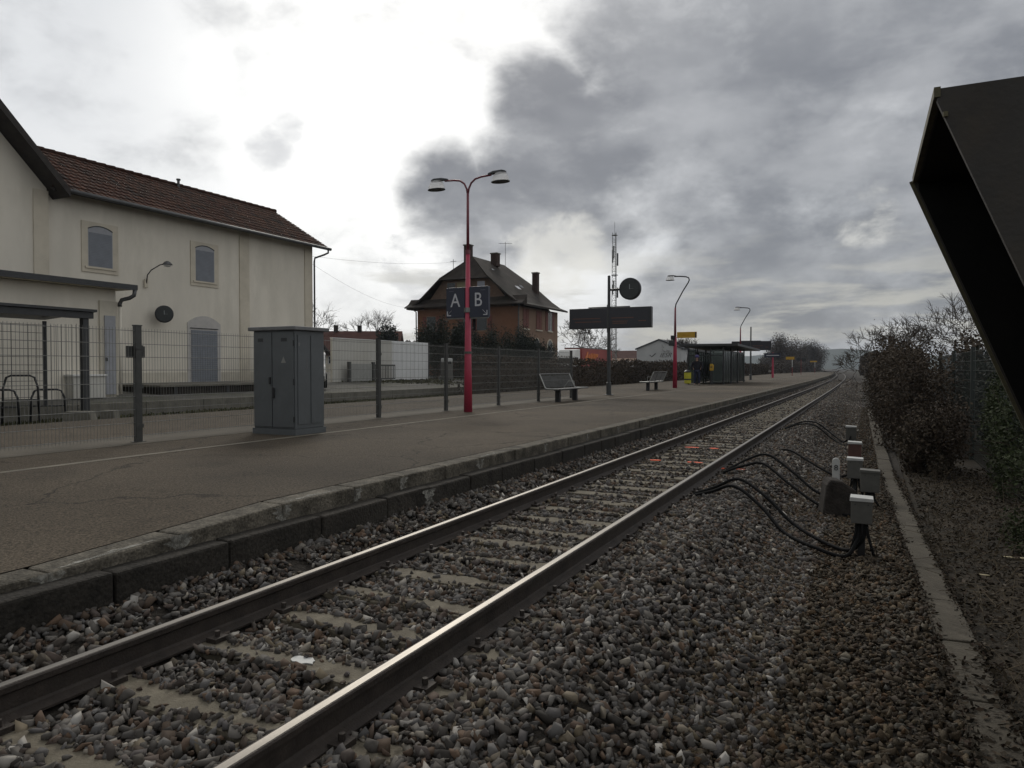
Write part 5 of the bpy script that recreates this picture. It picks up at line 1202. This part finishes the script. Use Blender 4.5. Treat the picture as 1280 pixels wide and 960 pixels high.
bare_tree('bare_tree', 'slim bare tree farther along on the right of the track', (2.6, 88, -.3), 6.0, .5, 83, 5, base=.3, twig_r=.016)
leaf_bush('far_bush', 'dense brown bush below the slim bare tree', 'bush', (2.8, 66, -.4), (2.2, 8, 3.3), 8000, .12, LEAFR, 84, lumps=14, stick=60)
leaf_bush('far_bush', 'tall brown bush far down the right side of the track', 'bush', (1.6, 92, -.4), (2.4, 12, 3.7), 8000, .16, LEAFR, 85, lumps=14, stick=50)
leaf_bush('far_bush', 'farthest brown bush closing the view on the right of the track', 'bush', (1.3, 140, -.5), (3.0, 24, 4.6), 8000, .22, LEAFB, 86, lumps=14, stick=50)
leaf_bush('far_bush', 'dark bush where the track bends out of sight', 'bush', (2.2, 235, -.5), (4.5, 40, 5.0), 7000, .35, LEAFR, 87, lumps=14)
for i, (x, y, s, hh, lab) in enumerate((
    (-22.5, 235, 7.5, 11.5, 'broad brown tree left of the track beyond the platform end'), (-27, 262, 7, 9.0, 'lower brown tree behind the broad one'), (-19.5, 300, 6.5, 12, 'second rounded brown tree along the left of the track'),
    (-19, 360, 7, 11.5, 'third brown tree along the left of the track'), (-22, 420, 8, 10, 'fourth brown tree, lower, toward the vanishing point'), (-27, 520, 9, 9, 'last brown tree before the hills'))):
    leaf_bush('far_tree', lab, 'tree', (x + (bend(y) + 10 if y > 330 else 0), y, -.3), (s, s * 1.6, hh * .97), 20000, .17, LEAFF, 200 + i, 'brown trees beyond the platform end', lumps=18, stick=120, stems=14, power=.5)
leaf_bush('far_scrub', 'long scrub strip behind the far platform', 'scrub', (-17, 185, .0), (2.5, 42, 3.4), 20000, .14, LEAFF, 220, lumps=30, shape='box')
leaf_bush('far_scrub', 'scrub running on beyond the last yellow sign', 'scrub', (-18, 265, .0), (3, 48, 3.8), 14000, .2, LEAFF, 221, lumps=30, shape='box')
bare_tree('bare_tree', 'far bare tree peeping over the shelter roof', (-33, 150, .0), 8.2, .9, 90, 5, base=.26, twig_r=.03)

# hills
m = MB(); rg = random.Random(6); vs = []
for i in range(81):
    x = -1500 + i * 26; hgt = 17 + 21 * math.exp(-((x + 60) / 190) ** 2) + 2.5 * math.sin(i * .7) + rg.uniform(-1, 1)
    vs += [(x, 1350, -2), (x, 1600, hgt), (x, 1900, -2)]
m.add(vs, [(3 * i + a, 3 * i + 3 + a, 3 * i + 4 + a, 3 * i + 1 + a) for i in range(80) for a in (0, 1)]); m.build('hills', HILLM, smooth=True)['kind'] = 'structure'
# the damp air that greys the far trees and hills
hz = MB().box(-2100, 2100, -80, 2050, -3, 44).build('haze', bpy.data.materials.new('haze_air')); hz['kind'] = 'stuff'
hm = hz.data.materials[0]; hm.use_nodes = True; t = hm.node_tree; t.nodes.clear()
v = t.nodes.new('ShaderNodeVolumePrincipled'); v.inputs['Density'].default_value = .00018; v.inputs['Color'].default_value = (.78, .87, 1, 1)
o = t.nodes.new('ShaderNodeOutputMaterial'); t.links.new(v.outputs[0], o.inputs['Volume'])

# ground litter on the right: dead leaves, stalks
rng = np.random.default_rng(77); n = 34000
P = np.stack([rng.uniform(.66, 3.2, n), .8 + 15 * rng.uniform(0, 1, n) ** 1.1, np.zeros(n)], 1); P[:, 2] = np.interp(P[:, 0], [.4, .75, 1.4, 3.2], [-.48, -.43, -.40, -.34]) + rng.uniform(.0, .035, n)
tag(obj('leaf_litter', quads_mesh('leaf_litter', leaf_quads(P, .017 + .012 * rng.uniform(0, 1, n) ** 3, rng, .6), LITTER, rng.uniform(0, 1, n))), 'dead leaves scattered over the bare earth on the right', 'leaf litter', None, 'stuff')
n = 3200; P = np.stack([rng.uniform(-.75, .38, n), 1 + 17 * rng.uniform(0, 1, n), np.zeros(n)], 1); P[:, 2] = zb(P[:, 0]) + rng.uniform(.005, .04, n)
tag(obj('leaf_litter', quads_mesh('leaf_litter', leaf_quads(P, .024, rng, .75), LITTER, rng.uniform(0, 1, n))), 'brown leaf scraps among the gravel beside the trough', 'leaf litter', None, 'stuff')
m = MB(); r = random.Random(9)
for i in range(1100):
    x, y = r.uniform(.7, 3.0), r.uniform(1.5, 14); p = Vector((x, y, -.42)); d = Vector((r.gauss(0, 1), r.gauss(0, 1), r.uniform(.0, .8))).normalized(); L = r.uniform(.15, .6)
    m.tube([p, p + d * L * .5 + Vector((0, 0, .05)), p + d * L + Vector((0, 0, -.02))], [.003, .0024, .0015], 3, False)
tag(m.build('dry_stalks', mat('straw', (.10, .078, .05), .9, var=.4, bump=0)), 'dry stalks and bramble runners over the earth on the right', 'dry stalks', None, 'stuff')
n = 15000; P = np.stack([rng.uniform(-18.45, -15.3, n), rng.uniform(2, 34, n), np.zeros(n)], 1)
P = P[(np.sin(P[:, 1] * 1.1 + P[:, 0] * 2) + np.sin(P[:, 1] * .37) + rng.normal(0, .5, n) + (-(P[:, 0] + 16.2)) * .8) > .2]; P[:, 2] = np.interp(P[:, 0], [-18.53, -17.6, -16.6, -15.22], [.12, .17, .13, .18]) + .04
tag(obj('rough_grass', quads_mesh('rough_grass', leaf_quads(P, .055, rng, 0, 1.3), GRASSM, rng.uniform(0, 1, len(P)))), 'rough winter grass on the strip before the quay', 'grass', None, 'stuff')
n = 9000; P = np.stack([rng.uniform(-23.9, -18.9, n), 29 + 30 * rng.uniform(0, 1, n), np.zeros(n)], 1); P = P[(np.sin(P[:, 1] * .6) + rng.normal(0, .5, n) + (-(P[:, 0] + 21.5)) * .5) > .5]
P[:, 2] = np.interp(P[:, 0], [-24, -21, -18.75], [.79, .64, .52]) + .03
tag(obj('rough_grass', quads_mesh('rough_grass', leaf_quads(P, .06, rng, 0, 1.3), GRASSM, rng.uniform(0, 1, len(P)))), 'thin grass on the yard before the white screen', 'grass', None, 'stuff')
n = 1700; P = np.stack([rng.uniform(.28, .80, n), .8 + 4.6 * rng.uniform(0, 1, n) ** 1.3, np.full(n, -.343)], 1); P[:, 0] -= .02 * (P[:, 1] - 1)
tag(obj('leaf_litter', quads_mesh('leaf_litter', leaf_quads(P, .020, rng, .7), LITTER, rng.uniform(0, .85, n))), 'leaf litter drifting over the near trough lids', 'leaf litter', None, 'stuff')
for i, (x, y, s) in enumerate(((1.35, 8.6, .13), (.98, 7.75, .05))):
    splat('paper_scrap', mat('paper_scrap', (.36, .31, .20), .9, var=.3, scale=12, bump=.2), None, x, y, s, s * .35, -.385, 40 + i)
    o = [o for o in COL.objects if o.name.startswith('paper_scrap')][-1]
    tag(o, ('yellowish scrap of paper lying on the leaf litter beside the trough', 'tiny pale scrap nearer the trough than the large one')[i], 'litter')

# tall steel hood leaning over from the right
t = thing('steel_hood', 'tall dark slanted steel hood with a lichen edge at the right of the photo', 'steel hood', (.25, 3.46, -.45))
def plate(y0, y1, top, name, m):
    return MB().prism_y([(0, top), (2.6, top), (2.6, -.3), (1.02, -.3), (0.0, top - .04)], y0, y1).build(name, m, t)
TP = 3.09
# edge slope of the open side: about 68 degrees
def side(y0, y1, name): 
    return MB().prism_y([(0, TP), (2.6, TP), (2.6, -.3), (1.34, -.3), (0, TP - .05)], y0, y1).build(name, HOOD, t)
side(0, .03, 'near_side'); side(1.52, 1.55, 'far_side')
MB().prism_y([(.02, TP - .04), (2.56, TP - .04), (2.56, -.28), (1.35, -.28), (.02, TP - .08)], 1.512, 1.519).build('inner_shade', HOODSHADE, t)  # thin added sheets carry the painted shade inside the hood
MB().box(.02, 2.56, .04, 1.51, TP - .042, TP - .032).build('inner_shade', HOODSHADE, t); MB().box(2.555, 2.568, .04, 1.51, -.28, TP - .045).build('inner_shade', HOODSHADE, t)
MB().box(0.0, 2.6, .03, 1.52, TP - .03, TP - .001).build('top_plate', HOOD, t)
MB().box(2.57, 2.6, .03, 1.52, -.3, TP - .03).build('back_plate', HOOD, t)
m = MB(); m.box(-.012, .012, -.005, 1.555, TP - .035, TP + .006); m.build('top_rim', HOODE, t)
for y in (1.515,): MB().bar((-.008, y + .02, TP - .02), (1.335, y + .02, -.28), .014, .045).build('edge_rim', HOODE, t)
MB().tube([(0.03, -.004, TP - .10), (0.03, -.004, TP - .12)], .010, 8).build('rivet', HOODE, t)
